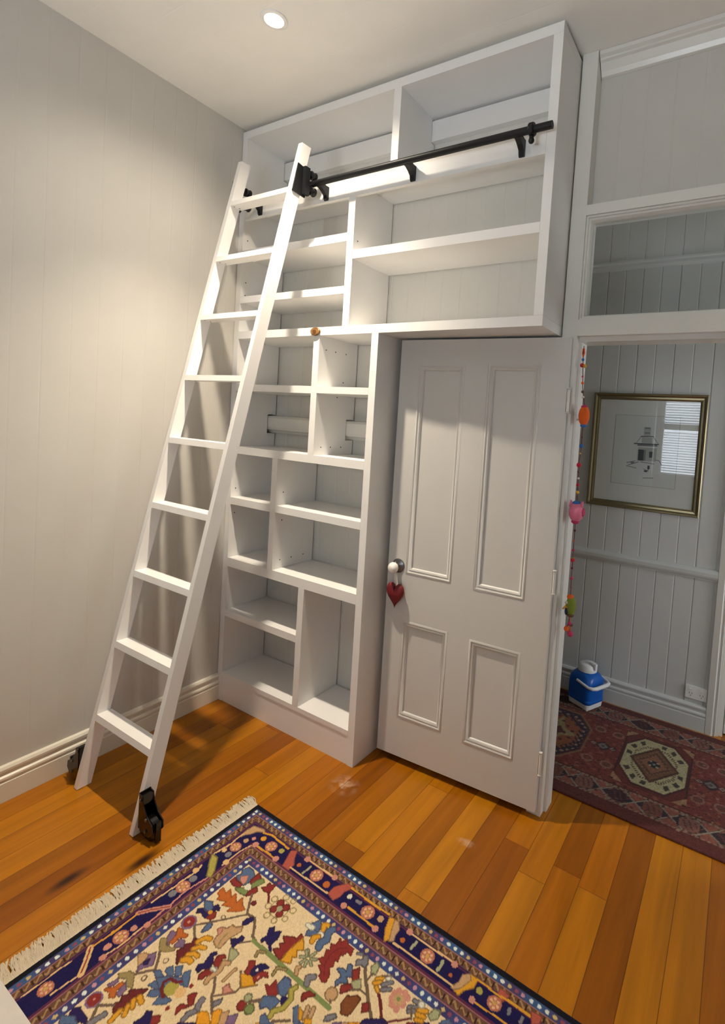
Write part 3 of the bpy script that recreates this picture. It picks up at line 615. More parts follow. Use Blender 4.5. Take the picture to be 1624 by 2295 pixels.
MOTIFS = """Bp|0|223|219|246|219|270|231|274|249|267|274|238|275|219|265|227|250|215|238 Pq|0|233|258|249|243|261|259|262|274|242|268 Rp|0|218|274|233|279|258|277|264|288|238|295|218|290 Rp|0|271|214|290|221|291|244|288|259|273|249|272|230 Gp|0|300|220|314|226|308|244|300|265|287|255|290|237 Gp|0|255|298|278|282|299|282|301|296|273|301 Rp|0|309|255|323|264|318|279|308|295|302|280 Wf|11|284|270 Nl|8|318|279|333|299|348|317|364|334 Df|10|350|298 Rp|0|333|218|345|221|354|210|358|229|360|241|342|247|326|243|336|235 Dl|8|359|242|388|269 Tc4|12|394|247 Tc4|12|421|220 Tc4|11|451|216 Tc4|12|475|239 Tc4|11|476|274 Tc4|11|452|299 Tc4|12|419|300 Tc4|12|397|276 Tc4|33|434|260 Re|10|421|245 Re|10|449|245 Re|9|448|273 Re|10|420|272 Sf|10|435|261 Oq|0|220|322|244|330|245|312|272|329|274|312|303|332|305|308|324|324|345|330|333|346|304|366|306|348|272|362|275|345|241|360|240|348|222|344 Kq|0|230|428|221|417|230|407|247|405|286|408|267|422|239|418 Kq|0|256|384|258|372|274|373|280|381|268|381|271|392|270|406 Bp|0|215|387|237|376|256|388|256|402|237|402 Rq|0|270|403|277|390|290|402|287|415|271|419 Yf|7|263|401 Bp|0|290|419|306|424|309|438|300|455|294|440 Mf|24|239|460 Rf|18|238|459 Pf|5|238|459 Nl|7|265|452|291|423|327|382|352|351|366|336 Nl|8|265|458|301|480 Nc3|8|312|386 Nl|9|364|334|395|329|419|349|440|373|456|375 Kq|0|388|331|397|335|393|354|385|367|375|359|378|345 Ap|0|358|387|373|386|387|372|395|383|389|403|384|423|388|452|377|456|356|450|348|427|332|419|342|408|355|405 Tl|5|379|455|370|437|368|412 Pq|0|332|419|340|410|349|419|348|430 Kq|0|394|416|410|401|409|391|421|390|425|400|419|414|418|427|407|425 Nl|6|425|406|450|382 Sp|0|416|435|432|429|448|432|449|453|441|458 Mq|0|232|529|222|507|240|503|249|525|257|539 Mq|0|271|526|268|506|285|502|295|515|279|529 Oq|0|230|490|245|485|256|491|274|485|275|495|260|503|261|528|251|530|248|506 Tq|0|219|539|232|529|247|541|267|540|279|531|284|536|268|553|250|561|233|551 Nl|8|254|563|278|583|291|599|260|636 Dp|0|301|480|318|478|327|491|321|526|327|553|295|531|297|521|308|518|296|508|308|494 Ym|11|318|481|321|468|328|457|341|453 Ym|10|326|501|336|485|351|480 Ym|10|329|520|340|507|356|506 Ym|13|331|537|341|527|354|526 Aq|0|212|604|221|592|236|587|242|603|245|622 Mq|0|238|588|247|571|274|596|261|613|254|631|244|617|251|608 Kq|0|245|607|250|592|260|604|254|609 Nc3|8|293|567 Nc4|9|289|629 Tq|0|220|665|239|644|255|640|287|661|270|668|252|657|233|668 Mq|0|226|695|232|673|240|677|237|694 Mq|0|259|666|278|674|282|692|268|693 Oq|0|250|670|259|671|259|690|274|702|261|709|249|702|230|708|233|702|246|692 Dp|0|290|668|326|640|321|664|318|696|308|720|290|709|300|697|289|687|299|675 Ym|11|328|662|344|666 Ym|9|322|675|337|686 Ym|9|324|691|338|708 Ym|10|319|710|323|735 Bq|0|295|602|305|592|333|597|319|609 Bq|0|316|576|324|565|347|576|346|587|320|583 Bq|0|333|559|345|548|366|565|354|574 Bq|0|367|555|377|542|409|571|397|577|381|572 Bq|0|318|631|323|613|346|609|352|619|339|626 Bq|0|342|647|336|635|356|619|370|622|359|639 Bq|0|375|650|371|633|380|622|404|617|401|630 Bq|0|319|609|331|596|342|585|375|569|393|575|353|609|367|623|343|616 Vf|20|377|599 Dl|9|380|624|357|617|344|603|350|587|374|582|383|573 Cf|15|406|592 Rq|0|450|593|433|584|435|576|446|566|450|577|462|589|457|599 Rq|0|446|629|436|618|437|606|457|599|447|613 Hm|12|473|567|475|580|484|590 Hm|11|481|597|473|609|475|623 Rf|6|416|564 Rf|6|415|633 Kq|0|377|703|384|683|378|670|391|661|398|671|422|674|379|704 Rq|0|415|679|403|666|416|655|426|662|426|671 Kq|0|390|466|395|469|394|480|410|493|415|512|399|517|398|532|386|530|380|518|391|508|387|494|382|478 Rp|0|417|459|425|461|419|469|431|480|433|491|415|491|408|479|406|468 Rp|0|416|540|408|533|411|519|423|506|433|507|432|520|420|525|424|534 Am|10|441|534|438|526|441|510|445|493|435|472|448|465 Wm|7|422|501|433|499 Nl|8|451|512|473|530|488|548|524|572 Nl|6|490|543|507|525|529|504|531|487 Nl|7|532|486|496|458 Nl|6|535|484|565|455 Yq|0|504|463|521|450|540|449|558|458|533|482 Rq|0|492|426|506|415|519|432|522|451|506|453|503|436 Kq|0|521|442|519|427|525|412|539|404|554|406|544|417|541|432|541|445|527|446 Rq|0|540|449|542|433|551|421|561|416|572|424|559|429|556|444|553|454 Wf|4|531|428 Pf|4|550|439 Am|6|477|502|477|490|477|474|479|464 Pp|0|505|523|494|514|498|501|508|506|521|506 Hp|0|512|559|504|552|515|535|519|545 Zq|0|512|608|495|594|497|586|512|577|541|590|514|609 Zq|0|545|587|524|569|530|555|540|554|558|578 Aq|0|561|576|545|557|556|542|564|554|574|567 Mq|0|575|566|567|550|582|533|592|554 Re|11|573|513 Ge|11|597|507 Se|9|571|491 Kq|0|469|313|482|325|498|310|507|333|505|353|499|361|480|355|476|368|468|361|474|344|461|324 Kl|10|502|356|519|371 Gl|13|452|379|774|378 Rp|0|518|316|543|301|557|300|557|280|568|283|560|369|542|366|524|360|539|347|527|337|540|328 Yp|0|571|286|596|309|580|321|596|336|582|343|595|358|568|369|565|344|566|316 Tm|5|496|405|490|392|508|382 Tm|5|579|410|574|390|598|379 Sm|5|622|312|609|300 Sm|5|631|309|634|294 Sm|5|638|314|650|307 Sm|5|639|320|650|327 Sm|5|631|326|636|340 Sm|5|624|326|619|341 Sm|5|618|320|605|328 Sm|5|619|314|606|305 Bp|0|561|231|572|211|585|221|594|244|575|244 Bp|0|570|271|564|259|579|245|598|245|589|261 Wm|12|551|245|570|243 Ym|12|603|228|593|214|602|208 Wm|12|604|243|620|242 Ym|12|600|275|595|263|605|252 Bm|19|626|211|621|224|634|245|624|264|631|275 Rq|0|666|217|678|225|683|207|701|218|720|217|727|237|712|232|706|251|697|246|706|273|695|272|705|293|697|299|713|316|718|335|711|340|689|334|691|324|669|314|676|306|655|300|665|287|655|267|667|264|655|245|669|241 Dl|3|701|325|680|300|674|268|683|241|703|226 Hm|14|677|370|668|357|680|346 Rp|0|699|409|688|396|699|381|716|379|704|392|701|402 Am|8|632|369|622|356|626|350 Ae|16|754|349 Nl|5|760|361|768|368 Up|0|794|326|802|325|816|312|828|312|829|327|830|346|826|361|810|368|794|349 Hp|0|784|408|782|397|797|380|804|384|794|399 Rq|0|583|440|598|437|597|416|627|429|629|446|611|454 Bp|0|612|419|614|394|630|392|647|405|650|429|635|434 Bp|0|621|487|604|477|605|463|631|447|648|448|647|461|646|474|629|474 Kf|11|657|438 Vm|10|659|394|654|408|671|424|670|452|654|473|657|486 Wf|5|639|439 Nl|9|583|494|604|474 Bq|0|723|461|694|435|699|424|733|453 Yq|0|726|445|706|425|724|429|737|439 Am|8|734|433|724|411 Am|8|747|427|739|404 Yq|0|746|444|739|435|753|427|760|434 Bq|0|649|513|637|500|641|490|670|498 Nl|8|671|490|708|462 Bp|0|721|288|735|279|750|281|740|260|749|256|768|280|754|290|770|300|753|310|749|324|741|316|746|301|741|293 Rp|0|763|266|772|250|791|277|780|285 Rp|0|773|331|763|316|777|301|792|296|790|308 Sq|0|780|291|796|271|813|291|798|302 Nl|7|793|308|812|293|833|293 Nl|10|772|224|805|258|845|297|886|330 Dl|9|856|265|881|284|907|313 Hp|0|759|248|752|235|767|225|761|214|771|209|783|225|783|237|768|238 Hm|5|741|219|753|213 Sp|0|806|207|817|212|822|234|810|237|801|224 Nl|6|814|260|815|237 Ym|9|835|242|846|229 Ym|9|836|255|848|243 Ym|8|847|261|856|265 Hm|8|858|244|876|224 Hm|8|865|256|883|241 We|7|859|219 Nl|5|843|228|867|208 Hm|9|955|247|973|236 Hm|8|959|256|972|247 Hm|8|957|225|969|222 Ym|10|982|237|1000|227 Ym|9|984|248|1002|243 Ym|8|987|261|1002|255 We|7|980|221 Dl|6|975|267|927|310 Nl|6|960|243|975|267 Pf|10|906|231 Pf|10|924|224 Pf|10|937|231 Pf|10|936|252 Pf|10|928|272 Pf|10|911|270 Pf|10|902|258 Pf|10|900|242 Af|16|919|249 Gf|6|918|247 Sp|0|1017|210|1032|207|1034|225|1021|237|1011|231 Rp|0|844|316|854|306|865|320|855|332 Kq|0|869|356|872|342|896|325|916|311|928|315 Bq|0|1047|231|1049|222|1062|208|1073|213 Mf|22|235|736 Rf|17|235|736 Pf|4|234|735 Nl|8|260|735|292|712 Nl|9|259|738|279|763 Kq|0|221|790|213|779|224|767|250|769|266|768|278|776|244|786 Bq|0|219|812|207|804|236|786|260|789|224|814 Hm|12|285|769|294|738 Ap|0|84|146|77|121|82|86|126|74|138|80|112|94|102|117|88|133 Yl|8|139|84|174|73|272|78 Yl|8|162|141|223|138|271|139 Yf|11|161|103 Xo|23|213|110 Xo|24|441|98 Xo|24|679|98 Xo|23|920|100 Xo|21|1148|97 Vf|11|260|101 Of|13|495|104 Of|8|359|105 Af|10|116|149 Pf|8|131|125 Wf|9|592|90 Af|11|728|91 Of|8|828|105 Vf|10|1098|93 Of|6|1007|106 Qq|0|289|80|306|67|323|96|343|117|344|142|314|142|302|112 Qq|0|554|57|578|58|565|87|565|107|555|133|524|125|524|97|538|78 Yq|0|750|68|782|65|800|103|797|121|783|141|762|107 Aq|0|770|67|783|67|799|84|798|104|806|124|796|132|783|102 Yq|0|1037|84|1054|69|1079|68|1080|95|1059|118|1052|139|1038|135|1038|111 Aq|0|1037|84|1054|69|1062|83|1048|118|1034|133|1026|133|1037|109 Qq|0|1244|54|1272|52|1274|70|1257|82 Cl|7|378|69|492|67 Cl|6|341|131|521|126 Yl|7|577|62|684|65|742|62 Yl|7|614|123|727|126 Cl|6|844|72|1000|69 Cl|6|810|129|919|127|1025|128 Yl|6|1079|68|1140|71|1243|65 Yl|5|1097|128|1199|124 Pf|12|159|139 Pf|12|270|137 Pf|12|365|69 Pf|11|499|66 Pf|11|598|127 Pf|11|734|127 Pf|11|832|70 Pf|10|1001|71 Pf|10|1001|72 Pf|10|1091|127 Sl|8|395|122|398|85 Hl|12|624|89|637|87 Sl|9|865|111|868|84 Sl|9|969|112|967|84 Sl|9|967|117|969|92 Hl|9|1192|98|1191|84 Cl|6|72|255|82|192|79|134 Cl|5|139|268|138|197|149|151 Xo|21|109|190 Cf|9|89|224 Hf|12|116|227 Cf|9|142|253 Vp|0|70|262|96|261|136|301|148|322|136|326|95|289 Cl|7|76|239|84|191 Cl|7|83|398|90|335|80|312 Cf|11|83|336 Cl|6|80|491|81|461|86|400 Xo|23|108|399 Pl|6|140|581|136|465|129|403|142|330 Pl|15|81|537|103|507|139|466 Rl|4|81|537|103|507|139|466 Yl|6|81|617|83|576|82|540 Hf|13|106|361 Hf|13|103|434 Cf|11|138|252 Pf|10|120|570 Pf|10|142|541 Cl|5|70|845|73|802|72|751|76|726 Cl|17|77|675|108|700|136|727 Rl|4|77|675|108|700|136|727 Yl|6|78|669|85|614|82|552 Xo|20|100|799 Cl|5|127|797|131|758|136|727 Xo|22|116|607 Cl|5|133|674|142|620|138|556 Pf|11|115|645 Pf|10|136|668"""
def rug_floral():
    U, V = 2.42, 1.72
    L = Loom(U, V, 0.0028); HU, HV = U / 2, V / 2
    # the four borders, mirrored about both centre lines
    e = np.minimum(np.minimum(L.u, U - L.u), np.minimum(L.v, V - L.v))
    along = np.where(np.minimum(L.u, U - L.u) < np.minimum(L.v, V - L.v), L.v, L.u)
    L.c[:] = CREAM
    L.put(e < 0.214, L_('#46407c'))
    ph = (along - 0.069) / 0.1395; ph = ph - np.floor(ph)
    bl = (0.5 + 0.5 * np.cos(2 * np.pi * (ph - 0.47)))[..., None]
    blue = L_('#463f68') * (1 - bl) + L_('#3b5a86') * bl
    m = e < 0.040; L.c[m] = blue[m]
    m = (e > 0.181) & (e < 0.214); L.c[m] = (L_('#413a68') * (1 - bl) + L_('#3f4f82') * bl)[m]
    L.put(e > 0.2105, CREAM)
    L.put(e < 0.019, L_('#14141e'))
    for lo_, hi_ in ((0.040, 0.067), (0.150, 0.182)):
        m = (e >= lo_) & (e < hi_); L.put(m, L_('#6a4848'))
        mid = (lo_ + hi_) / 2
        q = (along / 0.026) % 1.0; zz = mid + 0.0065 * (2 * np.abs(2 * q - 1) - 1)
        L.put((np.abs(e - mid) < 0.0095), L_('#6a4a38'))
        L.put((np.abs(e - zz) < 0.0036) & m, L_('#a08058'))
        L.put((np.abs(e - mid) < 0.0085) & (np.abs(q - 0.25) < 0.09) & m, L_('#3e261c'))
        L.put((np.abs(e - lo_ - 0.001) < 0.0016) | (np.abs(e - hi_ + 0.001) < 0.0016), L_('#a06a68'))
    L.put((e >= 0.067) & (e < 0.150), L_('#1c1748'))
    L.put((np.abs(e - 0.0715) < 0.004) | (np.abs(e - 0.146) < 0.004), L_('#5a2a48'))
    # dots
    for cen in (0.0295, 0.196):
        for k_ in range(-1, 20):
            for off, c in ((0.0, '#c08c9c'), (0.026, '#d8e0d8'), (0.050, '#dce8e0'), (0.074, '#d8dcd0'), (0.097, '#c8b070'), (0.119, '#8c4858')):
                s_ = 0.092 + k_ * 0.1395 + off + (0.0 if cen < .1 else 0.010)
                if cen - 0.004 < s_ < U - cen + .004: L.disc(s_, cen, 0.0060, L_(c)); L.disc(s_, V - cen, 0.0060, L_(c))
                s2 = 0.0 + k_ * 0.1395 + off + 0.02
                if cen - 0.004 < s2 < V - cen + .004: L.disc(cen, s2, 0.0060, L_(c)); L.disc(U - cen, s2, 0.0060, L_(c))
    def draw(f, field=False):
        for it in MOTIFS.split():
            a = it.split('|'); c, kd = a[0][0], a[0][1:]; n = [float(t) / 1000 for t in a[1:]]; r = n[0]
            Q = [(n[i], n[i+1]) for i in range(1, len(n) - 1, 2)]
            if field and (min(q[0] for q in Q) < .23 or min(q[1] for q in Q) < .23 or max(q[0] for q in Q) > 1.17 or max(q[1] for q in Q) > .71): continue
            P = [f(*q) for q in Q]; col = RC.get(c, CREAM)
            if kd == 'p': L.poly(P, OUT * 0.6 + col * 0.4, 0.0042); L.poly(P, col)
            elif kd == 'q': L.poly(P, OUT * 0.55 + col * 0.45, 0.0030); L.poly(P, col)
            elif kd == 'l': L.line(P, r, col)
            elif kd == 'm': L.line(P, r + 0.007, OUT * 0.6 + col * 0.4); L.line(P, r, col)
            elif kd == 'f': L.disc(*P[0], r, col)
            elif kd == 'e': L.disc(*P[0], r + 0.004, OUT * 0.6 + col * 0.4); L.disc(*P[0], r, col)
            elif kd[0] == 'c':
                w_ = float(kd[1:]) / 1000; L.disc(*P[0], r, col, r - w_)
            elif kd == 'o':
                x, y = P[0]; L.disc(x, y, r, L_('#b4705a')); L.disc(x, y, r * .3, L_('#c49a58'))
                for q in range(6):
                    aa = q * math.pi / 3 + .3; L.disc(x + r * .58 * math.cos(aa), y + r * .58 * math.sin(aa), r * .2, L_('#dcb088'))
    for g_ in ((lambda x, y: (x, y)), (lambda x, y: (U - x, y)), (lambda x, y: (x, V - y)), (lambda x, y: (U - x, V - y))):
        draw(lambda x, y, g_=g_: g_(1.40 - x, 0.952 - y), True)
    draw(lambda x, y: (U - x, V - y)); draw(lambda x, y: (x, V - y)); draw(lambda x, y: (U - x, y)); draw(lambda x, y: (x, y))
    return L
TH = math.radians(1.3); ROX, ROY = 0.856, -0.418
def rug_place(u, v): return (ROX + u * math.cos(TH) - v * math.sin(TH), ROY - u * math.sin(TH) - v * math.cos(TH))
rug = tag(rug_floral().build('floral_rug', WOOL, rug_place, 0.008), 'cream floral rug with navy patterned border and white fringe, in the foreground', 'rug')
# fringe on the left end
bm = bmesh.new(); rnd = random.Random(4); v = 0.002
def fr(u, vv, z): x, y = rug_place(u, vv); return (x, y, z)
while v < 1.715:
    L0 = 0.072 + rnd.uniform(-0.012, 0.012); sl_ = -0.012 + rnd.uniform(-0.011, 0.011); wdt = 0.0021
    zt = 0.0045 + rnd.uniform(0, .004); bend = rnd.uniform(-.008, .008)
    pts = [(-0.0, v, 0.005), (-0.020, v + sl_ * .25, 0.004 + zt * .4), (-L0 * .6, v + sl_ * .6 + bend, zt), (-L0, v + sl_, 0.0022)]
    prev = None
    for (u_, v_, z_) in pts:
        r_ = [bm.verts.new(fr(u_, v_ - wdt, z_ - .001)), bm.verts.new(fr(u_, v_, z_ + .0012)), bm.verts.new(fr(u_, v_ + wdt, z_ - .001))]
        if prev: bm.faces.new([prev[0], prev[1], r_[1], r_[0]]); bm.faces.new([prev[1], prev[2], r_[2], r_[1]])
        prev = r_
    v += 0.0016
A_ = [fr(0.0005, 0, .006), fr(0.0005, 1.715, .006), fr(-0.014, 1.715, .0062), fr(-0.014, 0, .0062)]; A2 = [(x, y, 0.0006) for x, y, z in A_]
va = [bm.verts.new(p) for p in A_]; vb2 = [bm.verts.new(p) for p in A2]; bm.faces.new(va); bm.faces.new(vb2[::-1])
for i in range(4): bm.faces.new([va[i], va[(i+1) % 4], vb2[(i+1) % 4], vb2[i]])
FRG = paint('cotton_fringe', '#d8cbb4', 0.9, 0.1, 25)
fo = link('fringe', bm, FRG, rug); fo['kind'] = 'stuff'; fo['label'] = 'off white cotton fringe'

def rug_runner():
    U, V = 2.70, 0.945            # along x from 0.95, across y from 0.430
    X0, Y0 = 0.95, 0.430
    L = Loom(U, V, 0.0045)
    x = L.u + X0; y = L.v + Y0; yc = 0.9115; d = np.abs(y - yc)
    L.c[:] = L_('#8e3c34')
    L.put(d > 0.405, L_('#6c2824'))
    m = (d > 0.285) & (d < 0.405); L.put(m, L_('#8a5a50'))
    # border lattice
    q = ((x - 1.891) / 0.150); qi = np.floor(q + .5).astype(int); qf = q - np.floor(q)
    nz = np.sin(x * 190) * np.sin(y * 210); L.put(m & (nz > 0.35), L_('#4a3a30')); L.put(m & (nz < -0.55), L_('#b08a78'))
    bcn = np.abs(d - 0.345)
    el = ((qf - 0.5) / 0.30) ** 2 + (bcn / 0.042) ** 2
    cell = np.floor(q).astype(int) % 3
    L.put(m & (el < 1) & (cell == 1), L_('#3e1a2c')); L.put(m & (el < 1) & (cell == 0), L_('#9a6456')); L.put(m & (el < 1) & (cell == 2), L_('#8a5040'))
    L.put(m & (el < .5) & (np.sin(x * 260 + y * 90) > .5), L_('#6a3a3a'))
    dq = (q - np.floor(q + .5)) * 0.150
    L.put(m & (np.abs(np.abs(dq) - bcn) < 0.0045) & (np.abs(dq) < 0.05), L_('#a8a08c'))
    L.put(m & (np.abs(dq) < bcn - .006) & (bcn > .012) & (np.abs(dq) < .03), L_('#a86050'))
    L.put(m & (np.abs(dq) > bcn + .006) & (np.abs(dq) < .034), L_('#262234'))
    for t_ in (0.288, 0.402): L.put((np.abs(d - t_) < 0.006) & (((x / 0.022) % 1) < .6), L_('#a88a74'))
    L.put(np.abs(d - 0.276) < 0.004, L_('#5a2420'))
    # field sprigs
    fm = d < 0.272
    L.put(fm & (np.sin(x * 75 + 1) * np.sin(y * 80) > .72), L_('#a85c48')); L.put(fm & (np.sin(x * 120) * np.sin(y * 110 + 2) > .82), L_('#5c2a26'))
    def oct_(cx, hw, hh): return np.maximum(np.maximum(np.abs(x - cx) / hw, d / hh), (np.abs(x - cx) / hw + d / hh) / 1.48)
    for k_ in range(-2, 4):
        cx = 2.225 + 0.508 * k_; light_ = k_ % 2 == 0
        dx = np.abs(x - cx)
        if light_:
            fr_ = (dx < 0.166) & (d < 0.242); L.put(fr_, L_('#7a302c'))
            L.put(fr_ & ((dx > 0.158) | (d > 0.234)), L_('#4a2022'))
            L.put(fr_ & (dx + d * .9 > .325), L_('#c09068'))
            L.put(fr_ & ((dx > 0.150) & (d > .228)), L_('#4a2022'))
            o = oct_(cx, 0.158, 0.226); L.put(o < 1, L_('#5a2226'))
            L.put(o < 0.935, L_('#d8cc9c'))
            a_ = np.arctan2(y - yc, (x - cx) * 1.4); cells = np.abs(((a_ / (2 * np.pi) * 16) % 1) - .5) < .22
            ck = (np.floor(a_ / (2 * np.pi) * 16).astype(int) % 4) != 0
            L.put((o < 0.87) & (o > 0.72) & cells & ck, L_('#4c4440'))
            L.put((o < 0.66) & (o > 0.58) & (((a_ * 9) % 1) < .5), L_('#6a4234'))
            dm = dx / 0.118 + d / 0.165
            L.put(dm < 1.0, L_('#5c3a2c')); L.put(dm < .86, L_('#8a5a40')); L.put(dm < .66, L_('#6c4434')); L.put(dm < .52, L_('#a86c50'))
            L.put((dm < .8) & (np.sin(x * 220) * np.sin(y * 200) > .5), L_('#9a7c58'))
            L.put(np.hypot(dx, d) < 0.030, L_('#24303c')); L.put((np.abs(dx - .018) < .006) & (np.abs(d - .018) < .006), L_('#c8b48c')); L.put(np.hypot(dx, d) < 0.007, L_('#9aa09c'))
        else:
            o = oct_(cx, 0.172, 0.240); L.put(o < 1, L_('#9c7454')); L.put(o < .94, L_('#6a3028')); L.put(o < .90, L_('#26223c'))
            L.put((o < .86) & (o > .74) & (np.sin(x * 130) * np.sin(y * 130) > .25), L_('#b08a78'))
            o2 = o + 0.05 * np.sign(np.sin((x + y) * 160)); L.put(o2 < .68, L_('#a8603c'))
            st = np.minimum(dx / .05 + d / .16, dx / .12 + d / .06); L.put(st < 1, L_('#b09a68'))
            L.put((o2 < .6) & (np.sin(x * 90) * np.sin(y * 85) > .6), L_('#5c2430')); L.put(np.hypot(dx, d) < 0.036, L_('#5c2a30'))
        # small diamonds between the medallions
        sx = cx + 0.254
        for ox, sz, c1, c2 in ((0, .050, '#3a2430', '#8c8482'), (-.05, .026, '#5c2a30', '#b89a88'), (.05, .026, '#5c2a30', '#b89a88')):
            dd = np.abs(x - sx - ox) + d * 1.1
            L.put(dd < sz, L_(c1)); L.put(dd < sz * .6, L_(c2)); L.put(dd < sz * .25, L_('#5c4a50'))
        for sg in (-1, 1):
            for ox in (-.045, 0.05):
                rr = np.hypot((x - sx - ox), (y - yc - sg * .150)); L.put(np.abs(rr - .026) < .005, L_('#a87c68')); L.put(rr < .012, L_('#6a4a3c'))
    rc = random.Random(11)
    for _ in range(1500):
        u, v = rc.uniform(0, U), rc.uniform(.02, V - .02); dd = abs(v + Y0 - yc); k_ = round((u + X0 - 2.225) / .508)
        if dd < .245 and abs(u + X0 - 2.225 - .508 * k_) < .17: continue
        if dd > .41: continue
        c = rc.choice(['#5a2626', '#a8705c', '#3a2a38', '#b09478', '#7a4434', '#8c3430', '#4a3038', '#96604c'] if dd > .28 else ['#6e2a26', '#a04a3c', '#5c2824', '#84503c', '#b07a5c', '#40283a'])
        r = rc.uniform(.004, .009)
        if rc.random() < .45: L.line([(u - r, v - r), (u + r, v + r * rc.choice((-1, 1)))], .005, L_(c))
        else: L.disc(u, v, r, L_(c))
    return L, X0, Y0
L, X0, Y0 = rug_runner()
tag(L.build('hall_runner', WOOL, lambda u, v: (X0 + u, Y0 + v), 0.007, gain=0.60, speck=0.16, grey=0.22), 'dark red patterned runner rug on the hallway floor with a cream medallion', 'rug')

# ------------------------------------------------------------------ framed picture in the hall
pic = tag(empty('framed_picture', (1.980, YH - 0.001, 1.570)), 'gold framed drawing of a small hut hanging on the grey hallway wall', 'picture')
GOLD = plain('gold_frame', '#83775a', 0.27, 0.85)
pp = [(0, 0), (0, -0.020), (0.004, -0.024), (0.012, -0.022), (0.020, -0.017), (0.030, -0.016), (0.036, -0.013), (0.040, -0.012), (0.040, 0)]
link('picture_frame', sweep_frame(bmesh.new(), -0.320, 0.318, -0.352, 0.350, pp, lambda u, d, z: (u, d, z)), GOLD, pic)
mt = link('mat_board', B(-0.281, 0.279, -0.006, -0.0005, -0.313, 0.311), paint('mat_paper', '#d9dcd8', 0.8), pic)
INK = plain('grey_ink', '#7c8284', 0.9); INKD = plain('dark_ink', '#454b50', 0.9); WASH = plain('pale_wash', '#aeb3b0', 0.9); PAPER = plain('drawing_paper', '#d3d8d5', 0.9)
pap = link('paper', B(-0.183, 0.180, -0.0068, -0.0061, -0.203, 0.218), PAPER, pic)
bm = sweep_frame(bmesh.new(), -0.184, 0.181, -0.204, 0.219, [(0, -0.0062), (0, -0.0072), (0.0016, -0.0072), (0.0016, -0.0062)], lambda u, d, z: (u, d, z)); link('ruled_line', bm, INK, pap)
dr = bmesh.new()
def stroke(pts, wd, mi=0):
    for (a, b) in zip(pts, pts[1:]):
        d = Vector((b[0]-a[0], b[1]-a[1])); n_ = Vector((-d.y, d.x)).normalized() * wd / 2
        dr.faces.new([dr.verts.new((p[0] + s_ * n_.x, -0.0072 - (0.0004, 0.0007, 0.0001)[mi], p[1] + s_ * n_.y)) for p, s_ in ((a, -1), (b, -1), (b, 1), (a, 1))]).material_index = mi
def quad(x0, x1, z0, z1, mi): stroke([(x0, (z0+z1)/2), (x1, (z0+z1)/2)], z1 - z0, mi)
quad(-0.040, 0.066, -0.052, 0.028, 2); quad(-0.036, -0.004, -0.052, 0.014, 1); quad(-0.003, 0.006, -0.05, 0.014, 0); quad(0.026, 0.044, -0.030, 0.006, 1)
stroke([(-0.066, 0.048), (0.075, 0.052)], 0.006, 1); stroke([(-0.045, 0.040), (0.068, 0.044)], 0.010, 0); stroke([(-0.055, 0.046), (-0.028, 0.092), (0.040, 0.096), (0.074, 0.052)], 0.003, 0)
quad(-0.022, 0.036, 0.054, 0.090, 2); stroke([(-0.030, 0.094), (0.044, 0.097)], 0.004, 1); quad(-0.014, 0.024, 0.098, 0.150, 2); quad(-0.010, 0.020, 0.140, 0.150, 0); quad(-0.008, 0.020, 0.112, 0.120, 0)
for (a, b) in (((-0.10, -0.072), (-0.05, -0.056)), ((-0.09, -0.086), (-0.03, -0.060)), ((-0.02, -0.060), (0.06, -0.066)), ((0.0, -0.100), (0.03, -0.112)), ((0.016, -0.120), (0.036, -0.090)), ((-0.04, -0.10), (-0.10, -0.09)), ((0.0, -0.155), (0.06, -0.150))): stroke([a, b], 0.004, 0)
quad(0.004, 0.022, -0.118, -0.108, 1); quad(0.022, 0.034, -0.100, -0.078, 1); quad(-0.075, -0.055, -0.074, -0.064, 0); stroke([(0.06, -0.04), (0.085, -0.045), (0.10, -0.07)], 0.004, 0)
link('hut_drawing', dr, [INK, INKD, WASH], pap)
link('glass_pane', B(-0.2805, 0.2785, -0.0105, -0.0088, -0.3125, 0.3105), PGLASS, pic)

# ------------------------------------------------------------------ power outlet
po = tag(empty('power_outlet', (2.3645, YH - 0.0005, 0.2125)), 'double white power outlet on the hallway wall just above the skirting', 'outlet')
link('cover_plate', B(-0.055, 0.055, -0.010, 0.0, -0.036, 0.036), WHITE, po, bevel=0.003)
for sx in (-0.028, 0.028):
    link('switch', B(sx - 0.008, sx + 0.008, -0.014, -0.0102, 0.010, 0.021), CERAM, po, bevel=0.0015)
    bm = bmesh.new()
    for a, b in ((-0.007, -0.006), (0.007, -0.006), (0.0, -0.019)): box(bm, sx + a - .0013, sx + a + .0013, -0.0112, -0.0102, b - .004, b + .004)
    link('socket_slots', bm, INKD, po)

# ------------------------------------------------------------------ blue drink cooler
cj = tag(empty('drink_cooler', (1.775, 1.287, 0.0072), math.radians(-24.7)), 'blue plastic drink cooler jug with white lid and handle on the hall runner', 'cooler jug')
BLUE = plain('blue_plastic', '#0b5cba', 0.32); WPL = plain('white_plastic', '#e9ebec', 0.35)
def rrect(hw, hd, r, n=6):
    o = []
    for cx, cy, a0 in ((hw-r, hd-r, 0), (-hw+r, hd-r, 90), (-hw+r, -hd+r, 180), (hw-r, -hd+r, 270)):
        for i in range(n + 1):
            a = math.radians(a0 + 90 * i / n); o.append((cx + r * math.cos(a), cy + r * math.sin(a)))
    return o
def loft(bm, secs):
    rings = [[bm.verts.new((x, y, z)) for x, y in rrect(hw, hd, r)] for hw, hd, r, z in secs]
    for a, b in zip(rings, rings[1:]):
        for i in range(len(a)): bm.faces.new([a[i], a[(i+1) % len(a)], b[(i+1) % len(a)], b[i]])
    bm.faces.new(rings[0][::-1]); bm.faces.new(rings[-1]); return bm
